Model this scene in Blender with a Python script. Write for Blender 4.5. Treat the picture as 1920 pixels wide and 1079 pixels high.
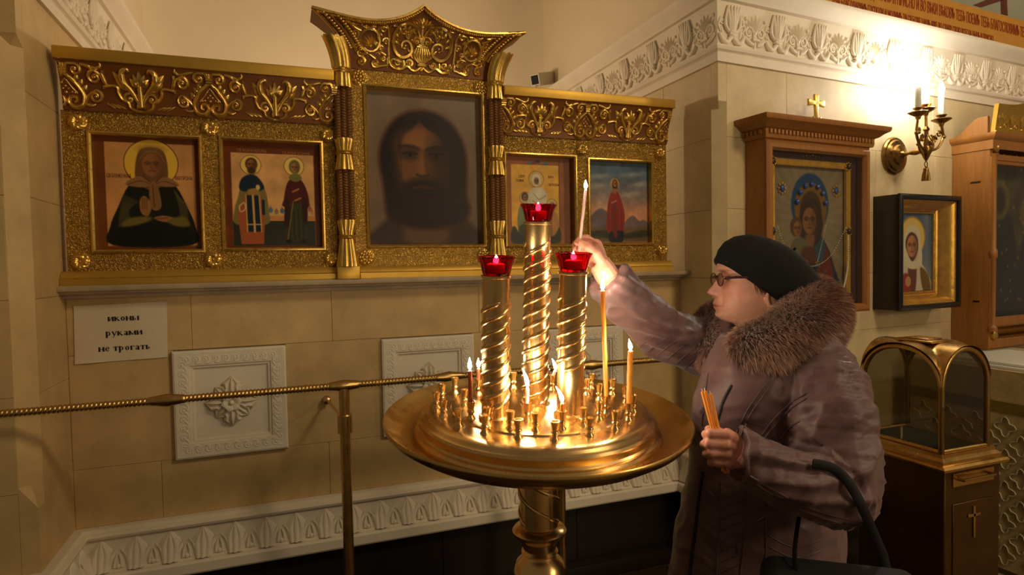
import bpy, bmesh, math, random
import numpy as np
from mathutils import Vector, Matrix, noise
from mathutils.bvhtree import BVHTree

for o in list(bpy.data.objects): bpy.data.objects.remove(o)
scene = bpy.context.scene
COL = scene.collection
random.seed(7)
pi = math.pi

# ------------------------------------------------------------------ camera
FPX, PCX, PCY = 1162.0, 960.0, 539.5           # focal length and centre in pixels of a 1920 x 1079 frame
CAM = Vector((0.0, -2.64, 1.48))
_dY = Vector((530-PCX, 505-PCY, FPX)).normalized()       # vanishing directions of the back wall
_dX = Vector((4110-PCX, 437-PCY, FPX)); _dX = (_dX - _dX.dot(_dY)*_dY).normalized()
_dZ = _dX.cross(_dY)
RIGHT = Vector((_dX[0], _dY[0], _dZ[0])); DOWN = Vector((_dX[1], _dY[1], _dZ[1])); FWD = Vector((_dX[2], _dY[2], _dZ[2]))
cam_d = bpy.data.cameras.new('camera'); cam = bpy.data.objects.new('camera', cam_d); COL.objects.link(cam)
cam_d.sensor_width = 36.0; cam_d.lens = 36.0*FPX/1920.0; cam_d.clip_start = 0.05
_m = Matrix((RIGHT, -DOWN, -FWD)).transposed().to_4x4(); _m.translation = CAM
cam.matrix_world = _m
scene.camera = cam
cam_d.dof.use_dof = False

def ray(x, y): return RIGHT*((x-PCX)/FPX) + DOWN*((y-PCY)/FPX) + FWD
def at(x, y, d): return CAM + ray(x, y)*d
def onY(x, y, Y): r = ray(x, y); return CAM + r*((Y-CAM.y)/r.y)
def onZ(x, y, Z): r = ray(x, y); return CAM + r*((Z-CAM.z)/r.z)

# ------------------------------------------------------------------ world, lamps, exposure
scene.view_settings.view_transform = 'Standard'; scene.view_settings.look = 'None'
scene.view_settings.gamma = 1.0; scene.view_settings.use_curve_mapping = False
scene.view_settings.exposure = 0.5
w = bpy.data.worlds.new('world'); scene.world = w; w.use_nodes = True
w.node_tree.nodes['Background'].inputs[0].default_value = (1.0, 0.76, 0.50, 1)
w.node_tree.nodes['Background'].inputs[1].default_value = 0.085
def lamp(name, loc, power, col, rad):
    l = bpy.data.lights.new(name, 'POINT'); l.energy = power; l.color = col; l.shadow_soft_size = rad
    o = bpy.data.objects.new(name, l); o.location = loc; COL.objects.link(o); return o
lamp('chandelier_light', (2.4, -3.3, 3.9), 100, (1.0, 0.77, 0.48), 0.35)
lamp('nave_light', (5.2, -3.0, 3.6), 60, (1.0, 0.78, 0.50), 0.25)
lamp('niche_light', (0.60, 1.05, 2.40), 14.5, (1.0, 0.82, 0.60), 0.06)
lamp('front_fill_light', (2.5, -3.7, 1.9), 46, (1.0, 0.75, 0.46), 0.30)  # added fill from the front to brighten the gilding, no known lamp there

# ------------------------------------------------------------------ mesh helpers
MW = {}
class MB:
    def __init__(s): s.v = []; s.f = []; s.m = []
    def add(s, vs, fs, mi=0):
        k = len(s.v); s.v += [tuple(v) for v in vs]
        for f in fs: s.f.append(tuple(i+k for i in f)); s.m.append(mi)
        return s
    def box(s, c, d, rot=None, mi=0):
        x, y, z = d[0]/2, d[1]/2, d[2]/2; c = Vector(c)
        vs = [Vector((a*x, b*y, e*z)) for a in (-1, 1) for b in (-1, 1) for e in (-1, 1)]
        if rot: vs = [rot @ v for v in vs]
        return s.add([v+c for v in vs], [(0,1,3,2),(4,6,7,5),(0,4,5,1),(2,3,7,6),(0,2,6,4),(1,5,7,3)], mi)
    def bb(s, x0, x1, y0, y1, z0, z1, mi=0):
        return s.box(((x0+x1)/2, (y0+y1)/2, (z0+z1)/2), (abs(x1-x0), abs(y1-y0), abs(z1-z0)), None, mi)
    def rings(s, rs, closed=True, cap=True, mi=0):
        n = len(rs[0]); vs = [p for r in rs for p in r]; fs = []
        for i in range(len(rs)-1):
            for j in range(n if closed else n-1):
                a, b = i*n+j, i*n+(j+1) % n
                fs.append((a, b, b+n, a+n))
        if cap and closed:
            fs.append(tuple(reversed(range(n)))); fs.append(tuple(range((len(rs)-1)*n, len(rs)*n)))
        return s.add(vs, fs, mi)
    def tube(s, pts, r, n=8, cap=True, flat=1.0, up=None, mi=0):
        pts = [Vector(p) for p in pts]; N = len(pts)
        if not hasattr(r, '__len__'): r = [r]*N
        t = [(pts[min(i+1, N-1)]-pts[max(i-1, 0)]).normalized() for i in range(N)]
        u = Vector(up) if up is not None else (Vector((0, 0, 1)) if abs(t[0].z) < .9 else Vector((1, 0, 0)))
        rs = []
        for i in range(N):
            if up is not None: u = Vector(up)
            u = (u - t[i]*u.dot(t[i]))
            if u.length < 1e-6: u = Vector((.3, .5, .8)).cross(t[i])
            u.normalize(); b = t[i].cross(u)
            rs.append([pts[i] + (u*math.cos(a)*flat + b*math.sin(a))*r[i] for a in [2*pi*k/n for k in range(n)]])
        return s.rings(rs, True, cap, mi)
    def lathe(s, prof, n=24, c=(0, 0, 0), M=None, flute=None, mi=0, a0=0.0):
        c = Vector(c); rs = []
        for k, (r, z) in enumerate(prof):
            ring = []
            for j in range(n):
                a = a0+2*pi*j/n; rr = r*(1 + (flute(a, k) if flute else 0))
                p = Vector((rr*math.cos(a), rr*math.sin(a), z))
                ring.append((M @ p if M else p)+c)
            rs.append(ring)
        return s.rings(rs, True, True, mi)
    def ball(s, c, r, n=12, m=8, M=None, mi=0):
        if not hasattr(r, '__len__'): r = (r, r, r)
        c = Vector(c); rs = []
        for i in range(m+1):
            th = pi*min(max(i/m, .02), .98)
            ring = [Vector((r[0]*math.sin(th)*math.cos(2*pi*j/n), r[1]*math.sin(th)*math.sin(2*pi*j/n), -r[2]*math.cos(th))) for j in range(n)]
            rs.append([(M @ p if M else p)+c for p in ring])
        return s.rings(rs, True, True, mi)
    def grid(s, fn, nu, nv, mi=0):
        vs = [fn(i/nu, j/nv) for j in range(nv+1) for i in range(nu+1)]
        fs = [(j*(nu+1)+i, j*(nu+1)+i+1, (j+1)*(nu+1)+i+1, (j+1)*(nu+1)+i) for j in range(nv) for i in range(nu)]
        return s.add(vs, fs, mi)
    def prism(s, poly, fn, d0, d1, mi=0):
        """poly of 2-D points, fn(x, y, d) -> 3-D point; closed slab between depths d0 and d1"""
        n = len(poly); vs = [fn(x, y, d0) for x, y in poly] + [fn(x, y, d1) for x, y in poly]
        fs = [tuple(reversed(range(n))), tuple(range(n, 2*n))] + [(i, (i+1) % n, n+(i+1) % n, n+i) for i in range(n)]
        return s.add(vs, fs, mi)
    def sweep(s, prof, path, closed=False, mi=0, cap=True):
        """prof: list of (offset to the left-normal side, z); path: list of (x, y); mitred"""
        N = len(path); rs = []
        P = [Vector((p[0], p[1])) for p in path]
        for i in range(N):
            a = P[i]-P[i-1] if (i > 0 or closed) else P[i+1]-P[i]
            b = P[(i+1) % N]-P[i] if (i < N-1 or closed) else P[i]-P[i-1]
            a.normalize(); b.normalize()
            na, nb = Vector((-a.y, a.x)), Vector((-b.y, b.x)); m = (na+nb)
            m = m/max(m.length_squared/2, .3)
            rs.append([Vector((P[i].x+m.x*o, P[i].y+m.y*o, z)) for o, z in prof])
        if closed: rs.append(rs[0])
        return s.rings(rs, True, cap and not closed, mi)
    def build(s, name, mat, parent=None, local=False, smooth=True, ang=40, bevel=0.0, seg=2):
        me = bpy.data.meshes.new(name)
        vs = s.v
        if parent is not None and not local:
            I = MW[parent.name].inverted(); vs = [tuple(I @ Vector(v)) for v in vs]
        me.from_pydata([tuple(v) for v in vs], [], s.f); me.validate()
        mats = mat if isinstance(mat, (list, tuple)) else [mat]
        for q in mats: me.materials.append(q)
        if len(mats) > 1 and len(me.polygons) == len(s.m): me.polygons.foreach_set('material_index', s.m)
        bm = bmesh.new(); bm.from_mesh(me)
        if bevel > 0:
            ed = [e for e in bm.edges if len(e.link_faces) == 2 and e.calc_face_angle(0) > .5]
            bmesh.ops.bevel(bm, geom=ed, offset=bevel, segments=seg, affect='EDGES', profile=.5, clamp_overlap=True)
        bmesh.ops.recalc_face_normals(bm, faces=bm.faces[:]); bm.to_mesh(me); bm.free()
        if smooth:
            me.polygons.foreach_set('use_smooth', [True]*len(me.polygons)); me.set_sharp_from_angle(angle=math.radians(ang))
        o = bpy.data.objects.new(name, me); COL.objects.link(o)
        if parent is not None: o.parent = parent; MW[o.name] = MW[parent.name]
        else: MW[o.name] = Matrix()
        return o
def tag(o, label, cat, group=None, kind=None):
    if label: o['label'] = label
    if cat: o['category'] = cat
    if group: o['group'] = group
    if kind: o['kind'] = kind
    return o
def thing(name, label, cat, loc=(0, 0, 0), rz=0.0, group=None, rot=None):
    o = bpy.data.objects.new(name, None); COL.objects.link(o); o.empty_display_size = .05
    R = rot if rot is not None else Matrix.Rotation(rz, 4, 'Z')
    m = Matrix.Translation(Vector(loc)) @ R.to_4x4(); o.matrix_world = m; MW[o.name] = m
    return tag(o, label, cat, group)
def struct(o): o['kind'] = 'structure'; return o
def dup(src, parent=None, M=None, name=None):
    c = src.copy(); COL.objects.link(c)
    if name: c.name = name
    c.parent = parent
    if M is not None: c.matrix_basis = M
    return c
def cr(pts, k=6):
    """Catmull-Rom through points of any dimension"""
    P = [np.array(p, float) for p in pts]; out = []
    for i in range(len(P)-1):
        a, b, c, d = P[max(i-1, 0)], P[i], P[i+1], P[min(i+2, len(P)-1)]
        for j in range(k):
            t = j/k; out.append(.5*((2*b)+(-a+c)*t+(2*a-5*b+4*c-d)*t*t+(-a+3*b-3*c+d)*t**3))
    out.append(P[-1]); return out
def lerp(a, b, t): return a+(b-a)*t

# ------------------------------------------------------------------ materials
def lin(c):
    f = lambda u: u/12.92 if u <= .04045 else ((u+.055)/1.055)**2.4
    return (f(c[0]/255), f(c[1]/255), f(c[2]/255), 1)
def mat(name, col, rough=.5, metal=0.0, var=0.0, vs=12.0, bump=0.0, bs=60.0, tex='noise', emit=None, es=0, sheen=0, trans=0, ior=1.45, coat=0, rnd=0.0, attr=None, stretch=None, dist=.003, rvar=0, spec=None, sss=0):
    m = bpy.data.materials.new(name); m.use_nodes = True; nt = m.node_tree; N = nt.nodes; L = nt.links
    b = N['Principled BSDF']; c = lin(col)
    b.inputs['Base Color'].default_value = c; b.inputs['Roughness'].default_value = rough; b.inputs['Metallic'].default_value = metal
    b.inputs['IOR'].default_value = ior; b.inputs['Transmission Weight'].default_value = trans; b.inputs['Coat Weight'].default_value = coat
    b.inputs['Sheen Weight'].default_value = sheen
    if spec is not None: b.inputs['Specular IOR Level'].default_value = spec
    if sss: b.inputs['Subsurface Weight'].default_value = sss; b.inputs['Subsurface Radius'].default_value = (.012, .005, .003); b.inputs['Subsurface Scale'].default_value = .5
    if emit: b.inputs['Emission Color'].default_value = lin(emit); b.inputs['Emission Strength'].default_value = es
    tc = N.new('ShaderNodeTexCoord'); mp = N.new('ShaderNodeMapping'); L.new(tc.outputs['Object'], mp.inputs[0])
    if stretch: mp.inputs['Scale'].default_value = stretch
    src = None
    if attr:
        a = N.new('ShaderNodeVertexColor'); a.layer_name = attr; src = a.outputs['Color']
    if var or rnd:
        hs = N.new('ShaderNodeHueSaturation'); hs.inputs['Color'].default_value = c
        if src: L.new(src, hs.inputs['Color'])
        val = None
        if var:
            n = N.new('ShaderNodeTexNoise'); n.inputs['Scale'].default_value = vs; n.inputs['Detail'].default_value = 6; n.inputs['Roughness'].default_value = .65
            L.new(mp.outputs[0], n.inputs['Vector'])
            mr = N.new('ShaderNodeMapRange'); mr.inputs[1].default_value = .3; mr.inputs[2].default_value = .7; mr.inputs[3].default_value = 1-var; mr.inputs[4].default_value = 1+var
            L.new(n.outputs['Fac'], mr.inputs[0]); val = mr.outputs[0]
        if rnd:
            oi = N.new('ShaderNodeObjectInfo'); m2 = N.new('ShaderNodeMapRange'); m2.inputs[3].default_value = 1-rnd; m2.inputs[4].default_value = 1+rnd
            L.new(oi.outputs['Random'], m2.inputs[0])
            if val:
                mu = N.new('ShaderNodeMath'); mu.operation = 'MULTIPLY'; L.new(val, mu.inputs[0]); L.new(m2.outputs[0], mu.inputs[1]); val = mu.outputs[0]
            else: val = m2.outputs[0]
        L.new(val, hs.inputs['Value']); src = hs.outputs[0]
    if src: L.new(src, b.inputs['Base Color'])
    if rvar:
        n = N.new('ShaderNodeTexNoise'); n.inputs['Scale'].default_value = vs*1.7; n.inputs['Detail'].default_value = 4; L.new(mp.outputs[0], n.inputs['Vector'])
        mr = N.new('ShaderNodeMapRange'); mr.inputs[1].default_value = .3; mr.inputs[2].default_value = .7; mr.inputs[3].default_value = max(rough-rvar, .03); mr.inputs[4].default_value = rough+rvar
        L.new(n.outputs['Fac'], mr.inputs[0]); L.new(mr.outputs[0], b.inputs['Roughness'])
    if bump:
        if tex == 'noise':
            n = N.new('ShaderNodeTexNoise'); n.inputs['Scale'].default_value = bs; n.inputs['Detail'].default_value = 5; h = n.outputs['Fac']
        elif tex == 'worm':
            n = N.new('ShaderNodeTexNoise'); n.inputs['Scale'].default_value = bs; n.inputs['Detail'].default_value = 1.5
            k = N.new('ShaderNodeMath'); k.operation = 'SINE'; k2 = N.new('ShaderNodeMath'); k2.operation = 'MULTIPLY'; k2.inputs[1].default_value = 26
            L.new(n.outputs['Fac'], k2.inputs[0]); L.new(k2.outputs[0], k.inputs[0]); h = k.outputs[0]
        elif tex == 'voronoi':
            n = N.new('ShaderNodeTexVoronoi'); n.inputs['Scale'].default_value = bs; h = n.outputs['Distance']
        elif tex == 'wave':
            n = N.new('ShaderNodeTexWave'); n.inputs['Scale'].default_value = bs; n.inputs['Distortion'].default_value = 4; n.inputs['Detail'].default_value = 3; h = n.outputs['Fac']
        L.new(mp.outputs[0], n.inputs['Vector'])
        bp = N.new('ShaderNodeBump'); bp.inputs['Strength'].default_value = bump; bp.inputs['Distance'].default_value = dist
        L.new(h, bp.inputs['Height']); L.new(bp.outputs[0], b.inputs['Normal'])
    return m
STONE = mat('stone', (196, 166, 112), .62, var=.15, vs=7, bump=.25, bs=45, rnd=.04, dist=.002)
STONE_L = mat('stone_pale', (200, 180, 138), .6, var=.14, vs=6, bump=.25, bs=45, rnd=.04, dist=.002)
PLASTER = mat('plaster', (224, 212, 190), .7, var=.05, vs=9, bump=.15, bs=40)
PLASTER_W = mat('plaster_wall', (224, 208, 178), .8, var=.03, vs=3, bump=.08, bs=25)
MORTAR = mat('mortar', (150, 128, 92), .9, var=.1)
GRANITE = mat('granite', (34, 28, 21), .35, var=.5, vs=220, rnd=.1)
FLOORM = mat('floor_stone', (52, 42, 32), .35, var=.3, vs=8, rnd=.1)
GOLD = mat('gilding', (218, 180, 92), .32, .92, var=.12, vs=25, bump=.12, bs=90, rvar=.08)
GOLD_FLAT = mat('gold_paint', (196, 156, 66), .45, .75, var=.08, vs=14)
GOLD_EMB = mat('embossed_gold', (196, 156, 74), .40, .80, var=.18, vs=60, bump=.9, bs=75, tex='worm', dist=.003)
GOLD_EMB2 = mat('embossed_gold_fine', (212, 168, 80), .44, .72, var=.15, vs=80, bump=.8, bs=85, tex='worm', dist=.0025)
BROWN = mat('brown_ground', (114, 66, 18), .45, .2, var=.15, vs=20)
ROPE = mat('twisted_rope', (128, 88, 48), .36, .35, var=.2, vs=40)
BRASS = mat('polished_brass', (224, 186, 124), .25, 1.0, var=.05, vs=9, rvar=.05)
BRASS_S = mat('satin_brass', (196, 158, 92), .32, 1.0, var=.1, vs=12, rvar=.08)
BRASS_D = mat('aged_brass', (150, 116, 62), .32, 1.0, var=.25, vs=25, rvar=.1)
# ------------------------------------------------------------------ the place: floor, walls, niche
WA = math.atan2(.186, 2.053)                       # the right wall turns away by five degrees
WT = Vector((math.cos(WA), math.sin(WA), 0)); WN = Vector((math.sin(WA), -math.cos(WA), 0)); WO = Vector((1.88, -.30, 0))
def wall_pt(s, off, z): return WO + WT*s + WN*off + Vector((0, 0, z))
XL, XR, YP = -.735, 1.88, -.34
CH = .05; CZ0, CZ1 = .80, 2.19

fl = MB(); fl.bb(-3, 6, -7, .3, -.12, -.012); floor = struct(fl.build('floor', MORTAR, smooth=False))
_t = MB(); _t.box((0, 0, -.006), (.594, .594, .012)); tile0 = None
for i in range(9):
    for j in range(6):
        x, y = -2.2+i*.6, -.4-j*.6
        if tile0 is None:
            tile0 = _t.build('floor_tile', FLOORM, floor, local=True, bevel=.002, smooth=False); c = tile0
        else: c = dup(tile0, floor)
        c.matrix_basis = Matrix.Translation((x, y, 0))

def slab_set(parent, o, t, n, rows, s0, s1, step, matl, seed, th=.012, name='stone_slab', cuts=None, holes=()):
    """stone slabs on a wall face: o origin, t along, n outward"""
    rg = random.Random(seed)
    for k in range(len(rows)-1):
        z0, z1 = rows[k], rows[k+1]
        js = [s0]
        if cuts and k in cuts: js += cuts[k]
        else:
            s = s0 + step*(.35+.5*rg.random())
            while s < s1-step*.25: js.append(s); s += step*(.8+.4*rg.random())
        js.append(s1)
        for a, b in zip(js[:-1], js[1:]):
            if any(abs((a+b)/2-h[0]) < h[1] and abs((z0+z1)/2-h[2]) < h[3] for h in holes): continue
            g = .0004; q = MB()
            c = o + t*((a+b)/2) + Vector((0, 0, (z0+z1)/2)) + n*(-th/2+rg.uniform(-.0006, .0006))
            R = Matrix((t, -n, Vector((0, 0, 1)))).transposed()
            q.box(c, (b-a-2*g, th, z1-z0-2*g), R)
            q.build(name, matl, parent, bevel=.0015, seg=1, smooth=False)
ROWS = [.545, .80, 1.10, 1.40, 1.72, 2.05, 2.384]

# low back wall that carries the icon screen
b = MB(); b.bb(XL-.05, XR+.05, .012, .16, 0, 1.39); wall_back = struct(b.build('wall_back', MORTAR, smooth=False))
slab_set(wall_back, Vector((0, 0, 0)), Vector((1, 0, 0)), Vector((0, -1, 0)), [.545, .763, 1.18, 1.39], XL, XR, .6, STONE, 3,
         cuts={1: [-.40, .0, .38, .78, 1.135, 1.533]}, holes=[(-.2, .1, .97, .1), (.58, .1, .97, .1), (1.334, .1, .97, .1)])
b = MB(); b.bb(XL, XR, -.012, .012, .0, .36)
plinth = struct(b.build('baseboard_plinth', MORTAR, smooth=False))
for a, c in ((XL, -.1), (-.1, .62), (.62, 1.27), (1.27, XR)):
    q = MB(); q.bb(a+.001, c-.001, -.024, -.0125, .02, .359); q.build('granite_slab', GRANITE, plinth, bevel=.001, seg=1, smooth=False)
for k in range(5):
    q = MB(); R = Matrix((WT, -WN, Vector((0, 0, 1)))).transposed(); q.box(wall_pt(.31+.62*k, .012, .18), (.618, .022, .358), R); q.build('granite_slab', GRANITE, plinth, bevel=.001, seg=1, smooth=False)
q = MB(); q.bb(XR-.024, XR+.01, -.32, 0, 0, .359); q.build('granite_slab', GRANITE, plinth, bevel=.001, seg=1, smooth=False)
q = MB(); q.bb(XL-.01, XL+.024, YP-.02, 0, 0, .359); q.build('granite_slab', GRANITE, plinth, bevel=.001, seg=1, smooth=False)
q = MB(); q.bb(XL, XR, -.10, -.0245, .0, .075); q.build('granite_kerb', GRANITE, plinth, bevel=.004)

# left pier and niche side
b = MB()
def pier_poly(ch): return ([(-2.6, YP), (XL-ch, YP), (XL, YP+ch), (XL, 2.1), (-2.6, 2.1)] if ch else [(-2.6, YP), (XL, YP), (XL, 2.1), (-2.6, 2.1)])
IN = .012
for z0, z1, ch in ((0, CZ0-.06, 0), (CZ0-.06, CZ1+.03, CH), (CZ1+.03, 4.4, 0)):
    pp = pier_poly(ch)
    pp = [(max(x-IN, -2.6) if abs(x-XL) < .2 else x, y+IN if y < 0 else y) for x, y in pp]
    b.prism(pp, lambda x, y, d: (x, y, d), z0, z1)
wall_left = struct(b.build('wall_left', PLASTER_W, smooth=False))
slab_set(wall_left, Vector((XL, 0, 0)), Vector((0, 1, 0)), Vector((1, 0, 0)), ROWS, YP+CH, 1.9, .62, STONE, 11)
slab_set(wall_left, Vector((0, YP, 0)), Vector((1, 0, 0)), Vector((0, -1, 0)), ROWS, -1.6, XL-CH, .6, STONE, 12)
def chamfer(parent, corner, ta, tb, matl):
    """stone corner post: square below and above, chamfered between"""
    A, B = corner+ta*CH, corner+tb*CH; q = MB()
    inn = (ta+tb).normalized()*.03
    def ring(z, c):
        cc = corner if c else None
        return [A+Vector((0,0,z)), (lerp(corner, (A+B)/2, 0 if c else 1))+Vector((0,0,z)), B+Vector((0,0,z)), (A+B)/2+inn+Vector((0,0,z))]
    rs = [ring(.545, 1), ring(CZ0-.05, 1), ring(CZ0+.02, 0), ring(CZ1-.01, 0), ring(CZ1+.02, 1), ring(2.384, 1)]
    q.rings(rs); return q.build('corner_stone', matl, parent, smooth=False)
chamfer(wall_left, Vector((XL, YP, 0)), Vector((0, 1, 0)), Vector((-1, 0, 0)), STONE)

# right pier: niche return and the long right wall
b = MB()
E0 = WO + WT*4.2
for z0, z1, ch in ((0, CZ0-.06, 0), (CZ0-.06, CZ1+.03, CH), (CZ1+.03, 4.4, 0)):
    c0 = Vector((XR+IN, -.30+IN*1.0, 0))
    if ch: pp = [c0+Vector((0, ch, 0)), c0+WT*ch]
    else: pp = [c0]
    pp = [(p.x, p.y) for p in pp] + [(E0.x, E0.y+IN), (E0.x, 2.1), (XR+IN, 2.1)]
    b.prism(pp, lambda x, y, d: (x, y, d), z0, z1)
wall_right = struct(b.build('wall_right', PLASTER_W, smooth=False))
slab_set(wall_right, Vector((XR, 0, 0)), Vector((0, 1, 0)), Vector((-1, 0, 0)), ROWS, -.30+CH, 1.9, .5, STONE_L, 21)
slab_set(wall_right, WO, WT, WN, ROWS, CH, 4.0, .62, STONE_L, 22)
chamfer(wall_right, WO, Vector((0, 1, 0)), WT, STONE_L)

# apse behind the screen, ceilings
b = MB()
def apse(u, v):
    a = pi*u; x = (XL+XR)/2-math.cos(a)*(XR-XL+.2)/2
    y = 1.35+.62*max(math.sin(a), 0)**.55
    return (x, y, 1.38+3.0*v)
b.grid(apse, 48, 1); b.grid(lambda u, v: ((XL+XR)/2+(u-.5)*3.4, 2.05, 1.3+3.2*v), 1, 1)
struct(b.build('wall_apse', PLASTER_W, ang=60))
b = MB(); b.bb(XL-.02, XR+.02, .03, 2.06, 1.30, 1.389); struct(b.build('trim_niche_floor', PLASTER_W, smooth=False))
b = MB(); b.bb(-3, 6, -.4, 2.1, 4.4, 4.5); struct(b.build('ceiling', PLASTER_W, smooth=False))

# stone ledge under the icon screen
b = MB(); b.sweep([(.02, 1.389), (-.030, 1.389), (-.034, 1.396), (-.030, 1.402), (-.052, 1.404), (-.060, 1.412), (-.086, 1.416), (-.09, 1.424), (-.09, 1.4345), (.1, 1.4345)], [(XL+.001, 0), (XR-.001, 0)])
LEDGE = mat('ledge_stone', (176, 156, 126), .5, var=.2, vs=9)
struct(b.build('trim_ledge', LEDGE, ang=30))

# ------------------------------------------------------------------ plaster ornament
def spiral(cx, cy, r0, turns, a0, sgn=1, r1=.12, k=10):
    n = max(int(turns*k), 4); return [(cx+(r0*((1-t)+r1*t))*math.cos(a0+sgn*2*pi*turns*t), cy+(r0*((1-t)+r1*t))*math.sin(a0+sgn*2*pi*turns*t)) for t in [i/n for i in range(n+1)]]
def taper(n, a, b, mid=None):
    return [(lerp(a, mid, i/(n-1)*2) if i < (n-1)/2 else lerp(mid, b, i/(n-1)*2-1)) if mid is not None else lerp(a, b, i/(n-1)) for i in range(n)]
class Relief(MB):
    """ornament drawn in (x, z) over a surface fn(x, z, height)"""
    def __init__(s, fn, k=1.0): MB.__init__(s); s.fn = fn; s.k = k
    def line(s, pts, r0, r1, mid=None, n=6, h=0.0, flat=1.0, k=4, smooth=True):
        p = cr(pts, k) if smooth else pts
        r0, r1, mid = r0*s.k, r1*s.k, (mid*s.k if mid is not None else None)
        P = [Vector(s.fn(q[0], q[1], h)) for q in p]; return s.tube(P, taper(len(P), r0, r1, mid), n, True, flat)
    def leaf(s, x, z, ang, L, W, h=.012, bend=0.0, nx=4, ny=6, curl=0):
        def f(u, v):
            t = v; wdt = W*s.k*math.sin(pi*min(t*.92+.06, 1))**.8*(1-.25*t)
            a = ang+bend*t; d = (u-.5)*wdt
            px = x+L*t*math.cos(ang+bend*t*.5)-d*math.sin(a); pz = z+L*t*math.sin(ang+bend*t*.5)+d*math.cos(a)
            hh = h*(1-(2*u-1)**2)*math.sin(pi*min(t*.85+.12, 1))+curl*t*t-(.002 if u in (0, 1) else 0)
            if abs(u-.5) < .05: hh *= .72
            return s.fn(px, pz, hh)
        return s.grid(f, nx, ny)
    def ball2(s, x, z, r, sq=.7): return s.ball(s.fn(x, z, 0), r, 8, 5)
    def volute(s, cx, cz, r, turns, a0, sgn, w, lead=None, h=0.0):
        p = spiral(cx, cz, r, turns, a0, sgn)
        if lead: p = cr(list(lead)+[p[0]], 4)[:-1]+p
        s.line(p, w, w*.45, w*1.0, smooth=False, h=h); s.ball2(cx, cz, w*1.15); return s

def corn_y(z):                                   # frieze surface of the cornice
    t = min(max((z-2.465)/.18, 0), 1); return -.006-.018*t*t
CPROF = [(.06, 2.384), (-.012, 2.384), (-.016, 2.42), (-.008, 2.428), (-.022, 2.436), (-.027, 2.447), (-.022, 2.458), (-.008, 2.465), (-.008, 2.52), (-.012, 2.58), (-.024, 2.640), (-.024, 2.650), (-.04, 2.654), (-.05, 2.672), (-.082, 2.70), (-.088, 2.712), (-.088, 2.722), (.06, 2.722)]
b = MB(); b.sweep(CPROF, [(-2.4, YP), (XL, YP), (XL, 1.9)]); corn_l = struct(b.build('trim_1', PLASTER, ang=35))
e = WO+WT*4.0
b = MB(); b.sweep(CPROF, [(XR, 1.75), (XR, -.30), (e.x, e.y)]); corn_r = struct(b.build('trim_2', PLASTER, ang=35))
_cf = lambda x, z, h: (x, corn_y(z+2.46)-h, z+2.46)
r = Relief(_cf, 1.22)                                   # lotus with upright ribs
for k in range(-2, 3): r.line([(k*.006, .055), (k*.011, .11), (k*.0165+.002*k, .172)], .005, .004, .009, h=.012-.002*abs(k))
for s in (-1, 1):
    r.line([(s*.018, .06), (s*.044, .09), (s*.038, .165)], .006, .003, .008, h=.008)
    r.line([(0, .045), (s*.03, .012), (s*.06, .022), (s*.074, .05)], .009, .006, .012, h=.006)
    r.volute(s*.056, .105, .018, 1.4, pi/2 if s < 0 else pi/2, -s, .0055, lead=[(s*.066, .06), (s*.080, .09)])
    r.leaf(s*.05, .03, pi/2-s*.2, .06, .02, .01)
r.line([(-.02, .052), (0, .046), (.02, .052)], .008, .008, .010, h=.01); r.line([(-.017, .064), (0, .059), (.017, .064)], .005, .005, .007, h=.012)
lotus = r.build('cornice_relief', PLASTER, corn_r, local=True, ang=60)
r = Relief(_cf, 1.22)                                   # palmette with volutes
for k in range(-3, 4): r.leaf(k*.004, .075, pi/2-k*.30, .085-.006*abs(k), .019, .014, nx=2, ny=5)
for s in (-1, 1):
    r.volute(s*.036, .075, .026, 1.5, pi/2+s*.6, -s, .007, lead=[(s*.006, .03), (s*.006, .07)])
    r.ball2(s*.06, .135, .009); r.leaf(s*.03, .03, pi/2-s*.9, .05, .022, .012)
    r.line([(s*.012, .02), (s*.04, .03), (s*.066, .05)], .007, .004, .009, h=.006)
r.ball2(0, .075, .012); r.leaf(0, .045, -pi/2, .05, .024, .016); r.line([(-.02, .042), (.02, .042)], .008, .008, h=.01)
palm = r.build('cornice_relief', PLASTER, corn_r, local=True, ang=60)
def place_relief(parent, o, t, s_list, first=0):
    for i, s in enumerate(s_list):
        a = math.atan2(t.y, t.x); m = Matrix.Translation(o+t*s) @ Matrix.Rotation(a, 4, 'Z')
        src = lotus if (i+first) % 2 == 0 else palm
        if src not in used: used.append(src); c = src; c.parent = parent
        else: c = dup(src, parent)
        c.matrix_basis = m
used = []
P = .143
place_relief(corn_r, WO, WT, [.072+P*i for i in range(22)], 0)
place_relief(corn_r, Vector((XR, 1.70, 0)), Vector((0, -1, 0)), [2.0-.072-P*i for i in range(13)], 1)
place_relief(corn_l, Vector((XL, YP, 0)), Vector((0, 1, 0)), [.072+P*i for i in range(14)], 1)
place_relief(corn_l, Vector((-1.6, YP, 0)), Vector((1, 0, 0)), [.865-.072-P*i for i in range(3)], 0)

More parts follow.
